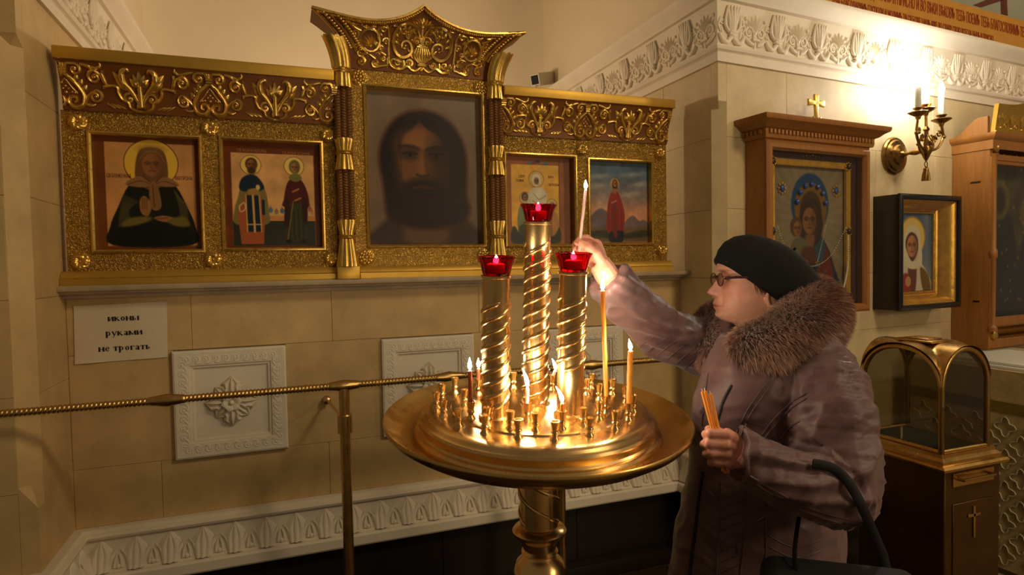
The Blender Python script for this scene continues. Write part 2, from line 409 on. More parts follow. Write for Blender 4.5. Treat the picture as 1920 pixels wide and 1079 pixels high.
# leaf skirting
BPROF = [(.03, .345), (-.082, .345), (-.086, .352), (-.084, .385), (-.076, .392), (-.062, .394), (-.052, .41), (-.040, .45), (-.034, .495), (-.036, .508), (-.046, .512), (-.050, .522), (-.046, .531), (-.030, .534), (-.028, .545), (.03, .545)]
b = MB(); b.sweep(BPROF, [(-2.4, YP), (XL, YP), (XL, 0), (XR, 0), (XR, -.30), (e.x, e.y)]); skirt = struct(b.build('baseboard_back', PLASTER, ang=30))
def sk_y(z): return -np.interp(z, [.39, .41, .45, .495, .51], [.062, .052, .040, .034, .036])
r = Relief(lambda x, z, h: (x, sk_y(z)-h, z))
def lotus_leaf(u, v):
    wd = np.interp(v, [0, .2, .45, .7, .88, 1], [.030, .036, .046, .034, .014, .001])
    x = (u-.5)*2*wd; z = .398+.108*v
    rib = .55+.45*abs(math.cos(pi*2.5*(u-.5)*2*(.6+.4*v)))
    h = (.016*(1-v)**.4+.003)*(1-abs(2*u-1)**3)*rib
    return r.fn(x, z, h-.002*(u in (0, 1)))
r.grid(lotus_leaf, 16, 10)
for s in (-1, 1):
    r.line([(s*.044, .405), (s*.046, .43), (s*.054, .452)], .006, .002, .005, h=.004); r.line([(s*.022, .404), (s*.030, .44), (s*.046, .47)], .003, .0015, h=.008)
r.ball2(.056, .408, .011)
leaf0 = r.build('leaf_relief', PLASTER, skirt, local=True, ang=50)
xs = [XL+.085+.1115*i for i in range(23)]
for i, x in enumerate(xs):
    c = leaf0 if i == 0 else dup(leaf0, skirt); c.matrix_basis = Matrix.Translation((x, 0, 0))
for i in range(3):
    c = dup(leaf0, skirt); c.matrix_basis = Matrix.Translation((XL, -.02-.1*i-.06, 0)) @ Matrix.Rotation(pi/2, 4, 'Z')
for i in range(2):
    c = dup(leaf0, skirt); c.matrix_basis = Matrix.Translation((XR, -.06-.11*i-.03, 0)) @ Matrix.Rotation(-pi/2, 4, 'Z')
for i in range(8):
    c = dup(leaf0, skirt); c.matrix_basis = Matrix.Translation(WO+WT*(.08+.1115*i)) @ Matrix.Rotation(WA, 4, 'Z')
for i in range(3):
    c = dup(leaf0, skirt); c.matrix_basis = Matrix.Translation((XL-.06-.1115*i, YP, 0))

# square plaster panels with rosettes
r = Relief(lambda x, z, h: (x, -.028-h, z))
r.line(spiral(0, 0, .0145, 1.5, -pi/2, 1, .2, 8), .0042, .003, smooth=False); r.line([(0, -.0145), (.014, -.016), (.030, -.004), (.034, .010)], .0042, .003, k=3)
r.line([(-.012, .017), (.004, .019), (.02, .014)], .003, .002, k=3); r.ball2(0, 0, .005)
curl_mb = r
def rosette_leaf():
    q = MB()
    def f(u, v):
        w_ = np.interp(v, [0, .3, .6, .8, 1], [.012, .026, .034, .022, .002]); x = (u-.5)*2*w_*(1+.20*math.sin(v*20))
        h = .012+.022*math.sin(pi*min(v*.9, 1))*(.62+.38*math.cos(6*pi*(u-.5)))*(1-abs(2*u-1)**4)-.02*v*v
        return (x, -max(h, -.002)-.012, .012+.086*v)
    q.grid(f, 24, 10); return q
def petal():
    q = MB()
    q.grid(lambda u, v: ((u-.5)*.034*math.sin(pi*min(v*.8+.2, 1)), -.030-.016*math.sin(pi*v*.8)+.004*abs(u-.5), .004+.036*v), 4, 5); return q
PANELS = [(-.2, 'square plaster rosette panel nearest the paper notice, crossed by the rail'), (.581, 'square plaster rosette panel partly hidden behind the left of the candle tray'), (1.334, 'square plaster rosette panel behind the tall lit candle, right of the brass columns')]
src = {}
for pi_, (px_, lab) in enumerate(PANELS):
    t = thing('plaster_panel', lab, 'wall panel', (px_, 0, .97), 0, 'plaster rosette panels in the low wall')
    w2, h2 = .2, .205
    if not src:
        q = MB(); q.sweep([(-.001, .012), (-.001, -.02), (.006, -.024), (.055, -.022), (.058, -.014), (.066, -.014), (.070, -.004), (.070, .012)], [(-w2, -h2), (w2, -h2), (w2, h2), (-w2, h2)], closed=True)
        q.v = [(x, z, y) for x, y, z in q.v]
        src['frame'] = q.build('frame', PLASTER, t, local=True, ang=30)
        q = MB(); q.bb(-w2+.05, w2-.05, -.004, .012, -h2+.05, h2-.05); src['slab'] = q.build('slab', PLASTER, t, local=True, smooth=False)
        src['curl'] = curl_mb.build('scroll_ornament', PLASTER, t, local=True)
        src['leaf'] = rosette_leaf().build('leaf', PLASTER, t, local=True); src['petal'] = petal().build('petal', PLASTER, t, local=True)
        q = MB(); q.ball((0, -.04, 0), (.010, .012, .010)); src['core'] = q.build('flower_centre', PLASTER, t, local=True)
        g = lambda k: src[k]; first = True
    else:
        first = False; g = lambda k: dup(src[k], t)
        for k in ('frame', 'slab', 'core'): g(k)
    used1 = set()
    def take(k, m):
        o = src[k] if (first and k not in used1) else dup(src[k], t); used1.add(k); o.matrix_basis = m
    for k in range(8): take('leaf', Matrix.Rotation(k*pi/4, 4, 'Y') @ Matrix.Scale(1 if k % 2 == 0 else .86, 4))
    for k in range(6): take('petal', Matrix.Rotation(k*pi/3+.3, 4, 'Y'))
    n = 10
    for k in range(n):
        u = -.155+.034*k
        for (x, z, a) in ((u, h2-.031, 0), (-u, -h2+.031, pi), (w2-.031, -u*1.02, pi/2), (-w2+.031, u*1.02, -pi/2)):
            take('curl', Matrix.Translation((x, .006, z)) @ Matrix.Rotation(a, 4, 'Y'))

# painted band and mural above the right cornice
band = MB(); A0 = .0
band.grid(lambda u, v: wall_pt(.30+3.6*u, .004, 2.74+.20*v), 1, 1)
OCHRE = mat('ochre_band', (196, 140, 52), .7, var=.08, vs=10)
mural = thing('mural_band', 'ochre painted band of small red lettering above the right cornice', 'mural', wall_pt(.3, 0, 2.74), WA)
band.build('band', OCHRE, mural)
MURAL_BG = mat('mural_ground', (150, 150, 130), .8, var=.12, vs=3); MURAL_R = mat('mural_red', (92, 44, 28), .8, var=.3, vs=6)
q = MB(); q.grid(lambda u, v: wall_pt(.30+3.6*u, .003, 2.94+1.2*v), 1, 1); q.build('ground', MURAL_BG, mural)
for pts in ([(2.05, 2.95), (2.60, 3.14), (2.60, 3.20), (1.97, 2.95)], [(2.26, 2.945), (2.33, 2.945), (2.30, 3.2), (2.24, 3.2)], [(1.35, 3.0), (1.45, 2.945), (1.52, 2.95), (1.40, 3.1)], [(2.9, 2.945), (2.94, 2.945), (2.94, 3.4), (2.9, 3.4)]):
    q = MB(); q.prism(pts, lambda x, y, d: wall_pt(x, d, y), .004, .006); q.build('painted_beam', MURAL_R, mural, smooth=False)
RED_TXT = mat('red_lettering', (160, 70, 26), .8)
def text_mesh(body, size, name, matl, parent, M, ext=.0008, sx=1.0, spacing=1.0):
    cu = bpy.data.curves.new(name, 'FONT'); cu.body = body; cu.size = size; cu.extrude = ext; cu.resolution_u = 2; cu.space_character = spacing
    o = bpy.data.objects.new(name, cu); COL.objects.link(o)
    bpy.context.view_layer.update()
    me = bpy.data.meshes.new_from_object(o.evaluated_get(bpy.context.evaluated_depsgraph_get())); bpy.data.objects.remove(o)
    me.materials.clear(); me.materials.append(matl); me.name = name
    o = bpy.data.objects.new(name, me); COL.objects.link(o); o.parent = parent
    o.matrix_basis = M @ Matrix.Scale(sx, 4, (1, 0, 0)); return o
_R = Matrix.Rotation(pi/2, 4, 'X')
text_mesh('ИЖЕ ВО СЛАВУ СВОЮ ВСЕГДА НЫНѢ И ПРИСНО И ВО ВѢКИ ВѢКОВЪ ТЕБѢ ПОЕМЪ ТЕБѢ БЛАГОСЛОВИМЪ ТЕБѢ БЛАГОДАРИМЪ ГОСПОДИ И МОЛИМЪ ТИ СЯ БОЖЕ НАШЪ', .085, 'lettering', RED_TXT, mural, Matrix.Translation((.25, -.006, .10)) @ _R, sx=.42)
text_mesh('ТЕБѢ БЛАГОДАРИМЪ ГОСПОДИ И МОЛИМЪ ТИ СЯ БОЖЕ НАШЪ ИЖЕ ВО СЛАВУ СВОЮ ВСЕГДА НЫНѢ И ПРИСНО', .050, 'lettering', RED_TXT, mural, Matrix.Translation((.45, -.006, .025)) @ _R, sx=.5)
q = MB(); q.prism([(0, 0), (.09, 0), (.09, .12), (.02, .1)], lambda x, y, d: (XR-.004+d, -.18+x, 2.80+y), 0, .003); q.build('painted_corner', mat('mural_orange', (176, 74, 34), .8), wall_right, smooth=False)
# ------------------------------------------------------------------ painted panels: a small painter that colours a fine grid mesh
class Paint:
    def __init__(s, wd, ht, bg, res=150):
        s.a = ht/wd; s.nx = res; s.ny = int(res*s.a)
        s.X, s.Y = np.meshgrid(np.linspace(0, 1, s.nx), np.linspace(0, s.a, s.ny)); s.C = np.zeros((s.ny, s.nx, 3)); s.C[:] = bg; s.w, s.h = wd, ht
    def mix(s, m, col, a=1.0):
        m = (np.clip(m, 0, 1)*a)[..., None]; s.C = s.C*(1-m)+np.array(col, float)*m; return s
    def ell(s, x, y, rx, ry, col, soft=.012, rot=0, a=1.0):
        c, q = math.cos(rot), math.sin(rot); dx, dy = s.X-x, s.Y-y
        d = np.sqrt(((dx*c+dy*q)/rx)**2+((-dx*q+dy*c)/ry)**2); return s.mix((1-d)*min(rx, ry)/soft+.5, col, a)
    def poly(s, pts, col, soft=.012, a=1.0, sm=True):
        P = [p for p in pts]
        if sm: P = [tuple(q) for q in cr([P[-1]]+P+[P[0], P[1]], 4)][4:-4]
        n = len(P); ins = np.zeros(s.X.shape, bool); D = np.full(s.X.shape, 9.0)
        for i in range(n):
            (x0, y0), (x1, y1) = P[i], P[(i+1) % n]
            ex, ey = x1-x0, y1-y0; L2 = ex*ex+ey*ey+1e-12
            t = np.clip(((s.X-x0)*ex+(s.Y-y0)*ey)/L2, 0, 1); D = np.minimum(D, np.hypot(s.X-x0-t*ex, s.Y-y0-t*ey))
            if abs(ey) > 1e-12:
                k = ((y0 > s.Y) != (y1 > s.Y)) & (s.X < (s.Y-y0)*ex/ey+x0); ins ^= k
        return s.mix(np.where(ins, D, -D)/soft+.5, col, a)
    def line(s, pts, wd, col, soft=.008, a=1.0):
        P = cr(pts, 5) if len(pts) > 2 else pts; D = np.full(s.X.shape, 9.0)
        for (x0, y0), (x1, y1) in zip(P[:-1], P[1:]):
            ex, ey = x1-x0, y1-y0; t = np.clip(((s.X-x0)*ex+(s.Y-y0)*ey)/(ex*ex+ey*ey+1e-12), 0, 1); D = np.minimum(D, np.hypot(s.X-x0-t*ex, s.Y-y0-t*ey))
        return s.mix((wd/2-D)/soft+.5, col, a)
    def rect(s, x0, y0, x1, y1, col, soft=.006, a=1.0): return s.poly([(x0, y0), (x1, y0), (x1, y1), (x0, y1)], col, soft, a, False)
    def noise(s, amt, sc=9, seed=1):
        rg = np.random.RandomState(seed); n = np.zeros(s.X.shape)
        for o in (1, 2, 4):
            g = rg.rand(int(sc*o*s.a)+3, sc*o+3); u = s.X*(sc*o); v = s.Y*(sc*o); i = u.astype(int); j = v.astype(int); fu, fv = u-i, v-j
            n += (g[j, i]*(1-fu)*(1-fv)+g[j, i+1]*fu*(1-fv)+g[j+1, i]*(1-fu)*fv+g[j+1, i+1]*fu*fv-.5)/o
        s.C = s.C*(1+amt*n[..., None]); return s
    def face(s, x, y, r, skin, dark, soft=.01):
        sk = np.array(skin, float); dk = np.array(dark, float)
        s.ell(x, y, r*.72, r, sk, soft); s.ell(x+r*.5, y+.1*r, r*.3, r*.8, lerp(sk, dk, .55), r*.5, 0, .8)
        for q in (-1, 1):
            s.line([(x+q*.12*r, y-.2*r), (x+q*.32*r, y-.28*r), (x+q*.55*r, y-.16*r)], r*.10, dk, r*.1, .9)
            s.ell(x+q*.32*r, y-.08*r, r*.17, r*.09, dk, r*.12, 0, .85)
        s.line([(x-.02*r, y-.15*r), (x-.04*r, y+.25*r), (x+.1*r, y+.3*r)], r*.09, lerp(sk, dk, .6), r*.1, .9)
        s.line([(x-.2*r, y+.52*r), (x, y+.49*r), (x+.2*r, y+.52*r)], r*.1, lerp(np.array([130, 50, 34.]), dk, .3), r*.1, .9); return s
    def deepen(s, g): s.C = 255*(np.clip(s.C, 0, 255)/255)**g; return s
    def mesh(s, name, matl, M=None, parent=None, th=.012):
        """grid in local x (right), z (up), front at y = 0, body behind"""
        me = bpy.data.meshes.new(name); vx = (s.X-.5)*s.w; vz = (s.a/2-s.Y)*s.w
        v = np.stack([vx, np.zeros_like(vx), vz], -1).reshape(-1, 3); k = len(v)
        idx = np.arange(k).reshape(s.ny, s.nx); f = np.stack([idx[:-1, :-1], idx[1:, :-1], idx[1:, 1:], idx[:-1, 1:]], -1).reshape(-1, 4)
        w2, h2 = s.w/2, s.h/2
        v = np.concatenate([v, [(-w2, 0, h2), (w2, 0, h2), (w2, 0, -h2), (-w2, 0, -h2), (-w2, th, h2), (w2, th, h2), (w2, th, -h2), (-w2, th, -h2)]])
        fs = f.tolist()+[[k, k+4, k+5, k+1], [k+1, k+5, k+6, k+2], [k+2, k+6, k+7, k+3], [k+3, k+7, k+4, k], [k+4, k+7, k+6, k+5]]
        me.from_pydata(v.tolist(), [], fs)
        at_ = me.color_attributes.new('Col', 'FLOAT_COLOR', 'POINT'); c = np.clip(s.C/255, 0, 1)
        c = np.where(c <= .04045, c/12.92, ((c+.055)/1.055)**2.4).reshape(-1, 3); c = np.concatenate([c, np.tile(c[:1], (8, 1))])
        at_.data.foreach_set('color', np.concatenate([c, np.ones((len(c), 1))], 1).astype(np.float32).ravel())
        me.materials.append(matl); o = bpy.data.objects.new(name, me); COL.objects.link(o)
        if parent is not None: o.parent = parent
        if M is not None: o.matrix_basis = M
        MW[o.name] = M.copy() if M is not None else Matrix(); return o
PAINT = mat('painted_panel', (128, 128, 128), .38, attr='Col', spec=.35, bump=.06, bs=300)
PAINT_V = mat('varnished_panel', (128, 128, 128), .22, attr='Col', spec=.4, bump=.06, bs=200)
INK = mat('red_brown_ink', (84, 34, 18), .7)
A_ = np.array

# ------------------------------------------------------------------ the gilded icon screen
ZB = 1.4346
scr = thing('icon_screen', 'gilded carved icon screen of five framed openings on the stone ledge', 'icon screen', (.566, 0, ZB))
def fz_y(z): t = min(max((z-2.055)/.16, 0), 1); return -.040-.052*t**1.6
def frieze(x0, x1):
    q = MB(); n = 8
    pr_ = [(fz_y(2.055+.16*i/n), 2.055+.16*i/n) for i in range(n+1)]
    q.rings([[Vector((x, y, z)) for y, z in [(.04, 2.055)]+pr_+[(.04, 2.215)]] for x in (x0, x1)])
    return q.build('frieze', BROWN, scr, ang=30)
fz_l, fz_r = frieze(-.705, .214), frieze(.918, 1.782)
def moulding(x0, x1, z0, z1, y, name, prof=None, matl=GOLD_FLAT):
    q = MB(); q.bb(x0, x1, y, .03, z0, z1); return q.build(name, matl, scr, bevel=.003, ang=30)
moulding(-.715, .212, 2.2155, 2.258, -.102, 'top_moulding'); moulding(.920, 1.790, 2.2155, 2.256, -.102, 'top_moulding')
def base_mould(x0, x1, y):
    q = MB(); q.rings([[Vector((x, yy, z)) for yy, z in [(.04, ZB), (y, ZB), (y, ZB+.024), (y+.008, ZB+.028), (y+.012, ZB+.04), (y+.022, ZB+.051), (.04, ZB+.051)]] for x in (x0, x1)])
    return q.build('base_moulding', GOLD_FLAT, scr, ang=25)
base_mould(-.733, .205, -.060); base_mould(.297, .845, -.064); base_mould(.93, 1.80, -.060)
def frame(x0, x1, z0, z1, holes, y, matl):
    xs = sorted({x0, x1, *[h[0] for h in holes], *[h[1] for h in holes]}); zs = sorted({z0, z1, *[h[2] for h in holes], *[h[3] for h in holes]})
    q = MB()
    for i in range(len(xs)-1):
        for j in range(len(zs)-1):
            cx_, cz_ = (xs[i]+xs[i+1])/2, (zs[j]+zs[j+1])/2
            if any(h[0] < cx_ < h[1] and h[2] < cz_ < h[3] for h in holes): continue
            q.bb(xs[i], xs[i+1], y, .03, zs[j], zs[j+1])
    f = q.build('frame', matl, scr, smooth=False)
    for h in holes:
        q = MB(); q.sweep([(-.010, -.003), (-.006, .008), (.000, .010), (.006, .004), (.007, -.06), (-.004, -.06)], [(h[0], h[2]), (h[1], h[2]), (h[1], h[3]), (h[0], h[3])], closed=True)
        q.v = [(a, y-c, b_) for a, b_, c in q.v]; q.build('opening_moulding', GOLD, f, ang=30)
    return f
H1, H2 = (-.632, -.277, 1.556, 1.980), (-.206, .160, 1.560, 1.982)
H3, H4 = (.943, 1.286, 1.566, 1.975), (1.357, 1.701, 1.571, 1.967)
HC = (.336, .838, 1.568, 2.222)
f_l = frame(-.715, .212, 1.4856, 2.055, [H1, H2], -.032, GOLD_EMB)
f_r = frame(.920, 1.782, 1.4856, 2.055, [H3, H4], -.032, GOLD_EMB)
f_c = frame(.283, .866, 1.4856, 2.286, [HC], -.040, GOLD_EMB2)
q = MB(); q.bb(-.71, 1.78, .0301, .045, ZB, 2.2); q.build('backing_board', BROWN, scr, smooth=False)

def swirl(name, parent):
    q = MB(); n = 12
    for k in range(n):
        a = 2*pi*k/n
        pts = [(.004*math.cos(a), 0, .004*math.sin(a)), (.013*math.cos(a+.25), -.004, .013*math.sin(a+.25)), (.021*math.cos(a+.6), -.003, .021*math.sin(a+.6)), (.028*math.cos(a+.95), .004, .028*math.sin(a+.95))]
        q.tube([Vector((x, y-.010, z)) for x, y, z in cr(pts, 3)], taper(10, .0022, .0035, .0058), 6)
    q.lathe([(.0295, .002), (.029, -.006), (.022, -.010), (.010, -.012), (.002, -.012)], 20, M=Matrix.Rotation(-pi/2, 3, 'X'))
    q.ball((0, -.014, 0), .004, 8, 5); return q.build(name, GOLD, parent, local=True, ang=50)
def flower(name, parent):
    q = MB()
    for rr, n, w_, hh in ((.030, 10, .0085, -.006), (.019, 8, .007, -.011)):
        for k in range(n):
            a = 2*pi*k/n; q.ball((rr*.8*math.cos(a), hh, rr*.8*math.sin(a)), (w_, .006, w_), 8, 5)
    q.lathe([(.034, .002), (.034, -.004), (.028, -.008), (.002, -.010)], 20, M=Matrix.Rotation(-pi/2, 3, 'X'))
    q.ball((0, -.013, 0), (.008, .007, .008), 10, 6); return q.build(name, GOLD, parent, local=True, ang=50)
sw = None
for par, x, z in [(f_l, -.664, 2.016), (f_l, -.241, 2.018), (f_l, .187, 2.015), (f_l, -.674, 1.521), (f_l, -.246, 1.522), (f_l, .186, 1.520), (f_r, 1.321, 2.010), (f_r, 1.742, 2.010), (f_r, 1.751, 1.535), (f_r, 1.321, 1.530)]:
    if sw is None: sw = swirl('rosette', par); c = sw
    else: c = dup(sw, par)
    c.matrix_basis = Matrix.Translation(Vector((x, -.032, z))-scr.location)
fw = None
for x, z in [(.318, 2.253), (.833, 2.250), (.323, 1.522), (.832, 1.522)]:
    if fw is None: fw = flower('rosette', f_c); c = fw
    else: c = dup(fw, f_c)
    c.matrix_basis = Matrix.Translation(Vector((x, -.040, z))-scr.location)

# frieze ornament: palmettes between heart scrolls
_ff = lambda x, z, h: (x, fz_y(z+2.055)-h, z+2.055)
def palmette():
    r = Relief(_ff, 1.4)
    for k in range(-2, 3): r.leaf(k*.003, .088, pi/2-k*.36, .052-.008*abs(k), .020, .014, nx=4, ny=5)
    r.line([(0, .02), (0, .055), (0, .09)], .008, .006, .0075, h=.004); r.line([(-.013, .024), (.013, .024)], .006, .006, h=.006); r.line([(-.010, .034), (.010, .034)], .005, .005, h=.006)
    r.line([(-.008, .080), (.008, .080)], .0045, .0045, h=.006)
    for s in (-1, 1):
        r.line([(s*.006, .032), (s*.026, .072), (s*.050, .102), (s*.052, .132), (s*.036, .143), (s*.030, .134)], .004, .0035, .0095, h=.004)
        r.leaf(s*.034, .078, pi/2-s*.95, .062, .026, .012, bend=s*.5); r.leaf(s*.048, .095, pi/2-s*.7, .05, .022, .012)
        r.volute(s*.036, .050, .020, 1.35, pi/2+s*.9, -s, .0055, lead=[(s*.004, .028), (s*.012, .060)])
        r.line([(s*.112, .082), (s*.088, .088), (s*.070, .084), (s*.068, .066), (s*.058, .046), (s*.040, .036), (s*.034, .018), (s*.012, .008), (0, .007)], .0048, .004, .0055, h=.001)
        r.line([(s*.112, .088), (s*.112, .076)], .004, .004, h=.001, smooth=False)
        for k in range(3): r.leaf(s*(.050+.016*k), .014, pi/2-s*(1.15-.06*k), .032, .009, .006)
    return r
def heart():
    r = Relief(_ff, 1.4)
    for s in (-1, 1):
        r.line([(0, .118), (s*.018, .104), (s*.040, .078), (s*.054, .046), (s*.046, .016), (s*.022, .010), (s*.006, .026), (s*.012, .044), (s*.028, .044), (s*.030, .030), (s*.022, .027)], .0045, .003, .0068, h=.002, k=5)
        for k, (x, z) in enumerate([(.030, .094), (.040, .080), (.049, .064)]): r.leaf(s*x, z, pi/2-s*(.35+.15*k), .026, .016, .008)
        r.volute(s*.034, .132, .020, 1.5, pi/2+s*.5, -s, .0052, lead=[(s*.004, .126), (s*.012, .148)])
        r.volute(s*.088, .050, .022, 1.6, -pi/2-s*.2+pi, -s, .005, lead=[(s*.050, .020), (s*.066, .05)])
        r.line([(s*.052, .024), (s*.072, .018), (s*.086, .024)], .004, .002, .005)
        r.line([(s*.052, .150), (s*.078, .143), (s*.086, .128)], .004, .002, .0055); r.volute(s*.090, .112, .022, 1.5, pi/2, s, .0052, lead=[(s*.118, .135), (s*.112, .120)])
        r.line([(s*.112, .125), (s*.120, .100), (s*.128, .082)], .0065, .0015, .006); r.line([(s*.066, .148), (s*.098, .140), (s*.112, .148), (s*.110, .157)], .004, .002, .005)
        for (x, z) in [(.008, .070), (.018, .060), (.010, .088), (.026, .058)]: r.ball2(s*x, z, .0045)
        r.line([(s*.004, .098), (s*.020, .074), (s*.034, .056)], .002, .002, h=.001)
    r.ball2(0, .058, .006); r.ball2(0, .078, .005); r.ball2(0, .10, .004)
    for k in (-1, 0, 1): r.line([(k*.004, .120), (k*.007, .150)], .004, .003)
    r.line([(-.010, .120), (.010, .120)], .0042, .0042, h=.006); r.line([(-.011, .128), (.011, .128)], .0042, .0042, h=.006); return r
pm = palmette(); hm = heart()
def clipx(mb, x0, x1):
    q = MB(); q.v = mb.v
    for f, m in zip(mb.f, mb.m):
        if all(x0 <= mb.v[i][0] <= x1 for i in f): q.f.append(f); q.m.append(m)
    return q
po = ho = None; hl = hr = None
for par, plist, hlist, lx, rx in ((fz_l, (-.4625, -.0075), (-.235,), -.690, .212), (fz_r, (1.1025, 1.5575), (1.33,), .922, 1.768)):
    for x in plist:
        if po is None: po = pm.build('palmette', GOLD, par, local=True, ang=60); c = po
        else: c = dup(po, par)
        c.matrix_basis = Matrix.Translation(Vector((x, 0, 0))-scr.location)
    for x in hlist:
        if ho is None: ho = hm.build('heart_scroll', GOLD, par, local=True, ang=60); c = ho
        else: c = dup(ho, par)
        c.matrix_basis = Matrix.Translation(Vector((x, 0, 0))-scr.location)
    for x, side in ((lx, 0), (rx, 1)):
        if side == 0:
            if hl is None: hl = clipx(hm, -.014, .2).build('heart_scroll', GOLD, par, local=True, ang=60); c = hl
            else: c = dup(hl, par)
        else:
            if hr is None: hr = clipx(hm, -.2, .014).build('heart_scroll', GOLD, par, local=True, ang=60); c = hr
            else: c = dup(hr, par)
        c.matrix_basis = Matrix.Translation(Vector((x, 0, 0))-scr.location)

# braided columns
def capital(prof, name, par, flut=10, amp=.16):
    q = MB(); q.lathe(prof, 80, flute=lambda a, k: amp*abs(math.cos(a*flut/2))-amp*.6 if prof[k][0] > 0 else 0); return q.build(name, GOLD, par, local=True, ang=60)
def rope(par, x, z0, z1, sg):
    q = MB(); n = 9; N = int((z1-z0)/.0035); rs = []
    for i in range(N+1):
        z = lerp(z0, z1, i/N); tw = sg*z*190
        rs.append([Vector((x+.0125*(1+.22*math.cos(3*(a-0)))*math.cos(a+tw), .0125*(1+.22*math.cos(3*a))*math.sin(a+tw)-.004, z)) for a in [2*pi*k/n for k in range(n)]])
    q.rings(rs); return q.build('rope', ROPE, par, local=True, ang=75)
col0 = None
for ci, cx_ in enumerate((.247, .888)):
    y = -.066
    q = MB(); q.box((0, 0, .0255), (.088, .062, .05)); col_ = q.build('column', GOLD_FLAT, scr, local=True, bevel=.002)
    col_.matrix_basis = Matrix.Translation(Vector((cx_, y, ZB))-scr.location)
    B = .0512
    capital([(.0, B), (.043, B), (.041, B+.006), (.034, B+.06), (.028, B+.108), (.029, B+.112)], 'capital', col_)
    q = MB(); q.lathe([(0, B+.110), (.032, B+.110), (.035, B+.114), (.032, B+.118), (.035, B+.122), (.032, B+.126), (0, B+.126)], 28); q.build('band', GOLD, col_, local=True)
    capital([(.026, B+.126), (.029, B+.140), (.036, B+.180), (.034, B+.186), (0, B+.186)], 'capital', col_)
    for x, sg in ((-.0215, 1), (0, -1), (.0215, 1)):
        rope(col_, x, .235, .440, sg); rope(col_, x, .555, .770, sg)
    capital([(0, .436), (.038, .436), (.037, .444), (.029, .492), (.030, .497)], 'capital', col_)
    q = MB(); q.lathe([(0, .496), (.033, .496), (.036, .500), (.033, .504), (.036, .508), (.033, .512), (0, .512)], 28); q.build('band', GOLD, col_, local=True)
    capital([(.028, .512), (.031, .525), (.036, .556), (.034, .562), (0, .562)], 'capital', col_)
    capital([(0, .762), (.037, .762), (.036, .770), (.031, .812), (.032, .818)], 'capital', col_)
    q = MB(); q.lathe([(0, .818), (.036, .818), (.039, .823), (.036, .828), (.039, .833), (.036, .838), (0, .838)], 28); q.build('band', GOLD, col_, local=True)
    sgn = -1 if ci == 0 else 1                      # flared head leaning out with the crest
    q = MB(); rs = []
    for i in range(11):
        t = i/10; z = .838+.108*t; rr = .030+.006*t; ox = sgn*(.004+.030*t**2.0); oy = -.03*t**1.6
        rs.append([Vector((ox+rr*(1+.13*abs(math.cos(5*a)))*math.cos(a)*1.12, oy+rr*.85*(1+.13*abs(math.cos(5*a)))*math.sin(a), z+.006*abs(math.cos(5*a))*t)) for a in [2*pi*k/80 for k in range(80)]])
    q.rings(rs); q.build('capital', GOLD, col_, local=True, ang=60)

# crest with concave top
CXM = .571
def cz_top(u):
    a = abs(u); return 2.536-.060*a - .052*math.sin(pi*a**.85)*(1-.25*a)-.02*(1-(1-a)**3)*(1-a)
def crest(u, t, h=0.0):
    """u in -1..1, t 0..1"""
    hw = lerp(.292, .437, t**2.2); z = lerp(2.286, cz_top(u), t); y = -.044-.086*t**1.9
    return (CXM+u*hw, y-h, z)
q = MB(); n = 40
top = [crest(-1+2*i/n, t) for t in [j/12 for j in range(13)] for i in range(n+1)]
q.grid(lambda a, t: crest(2*a-1, t), n, 12); q.grid(lambda a, t: (crest(2*a-1, 1)[0], lerp(crest(2*a-1, 1)[1], .02, t), crest(2*a-1, 1)[2]), n, 2)
q.grid(lambda a, t: (crest(2*a-1, t)[0], .02, crest(2*a-1, t)[2]), n, 12)
for u in (-1, 1): q.grid(lambda a, t: (crest(u, t)[0], lerp(crest(u, t)[1], .02, a), crest(u, t)[2]), 2, 12)
cst = q.build('crest', BROWN, scr, ang=40)
q = MB()
for t_, r_, m_ in ((1.0, .007, 96), (.955, .0048, 0)):
    q.tube([crest(-1+2*i/60, t_, .004) for i in range(61)], r_, 6)
for s in (-1, 1):
    for uu in (1.0, .87): q.tube([crest(s*uu, .34+.66*i/16, .004) for i in range(17)], [.006]*17, 6)
q.build('edge_moulding', GOLD, cst, ang=60)
q = MB()
for i in range(84): q.ball(crest(-.86+1.72*i/83, .962, .007), .0046, 6, 4)
for s in (-1, 1):
    for uu in (.93, .80):
        for i in range(15): q.ball(crest(s*uu, .40+.56*i/14, .008), (.0075, .006, .0062), 6, 4)
bd = q.build('bead_row', GOLD, cst, ang=60); bd['kind'] = 'stuff'
# crest relief in (x, z) units of metres from the crest's bottom centre
def _cfn(x, z, h):
    t = min(max(z/.215, 0), 1); hw = lerp(.292, .437, t**2.2); u = x/hw
    zt = cz_top(max(-1, min(1, u))); z = min(z, .90*(zt-2.286)); t2 = min(max(z/(zt-2.286), 0), 1); y = -.044-.086*t2**1.9
    return (CXM+x, y-h, 2.286+z)
r = Relief(_cfn, 1.5)                                   # vase with shell
for k in range(-3, 4): r.line([(k*.004, .044), (k*.011, .068), (k*.0085, .094), (k*.006, .104)], .003, .003, .0062, h=.006-.0012*abs(k))
for z, w_ in ((.040, .012), (.034, .018), (.104, .024), (.110, .016)): r.line([(-w_, z), (w_, z)], .0045, .0045, h=.006)
for k in range(-3, 4): r.leaf(k*.003, .178, pi/2-k*.42, .036, .015, .010, nx=2, ny=4)
r.leaf(0, .028, -pi/2, .022, .016, .01); r.line([(0, .112), (0, .15), (0, .178)], .005, .004); r.ball2(0, .178, .008)
vase = r.build('vase_relief', GOLD, cst, ang=60)
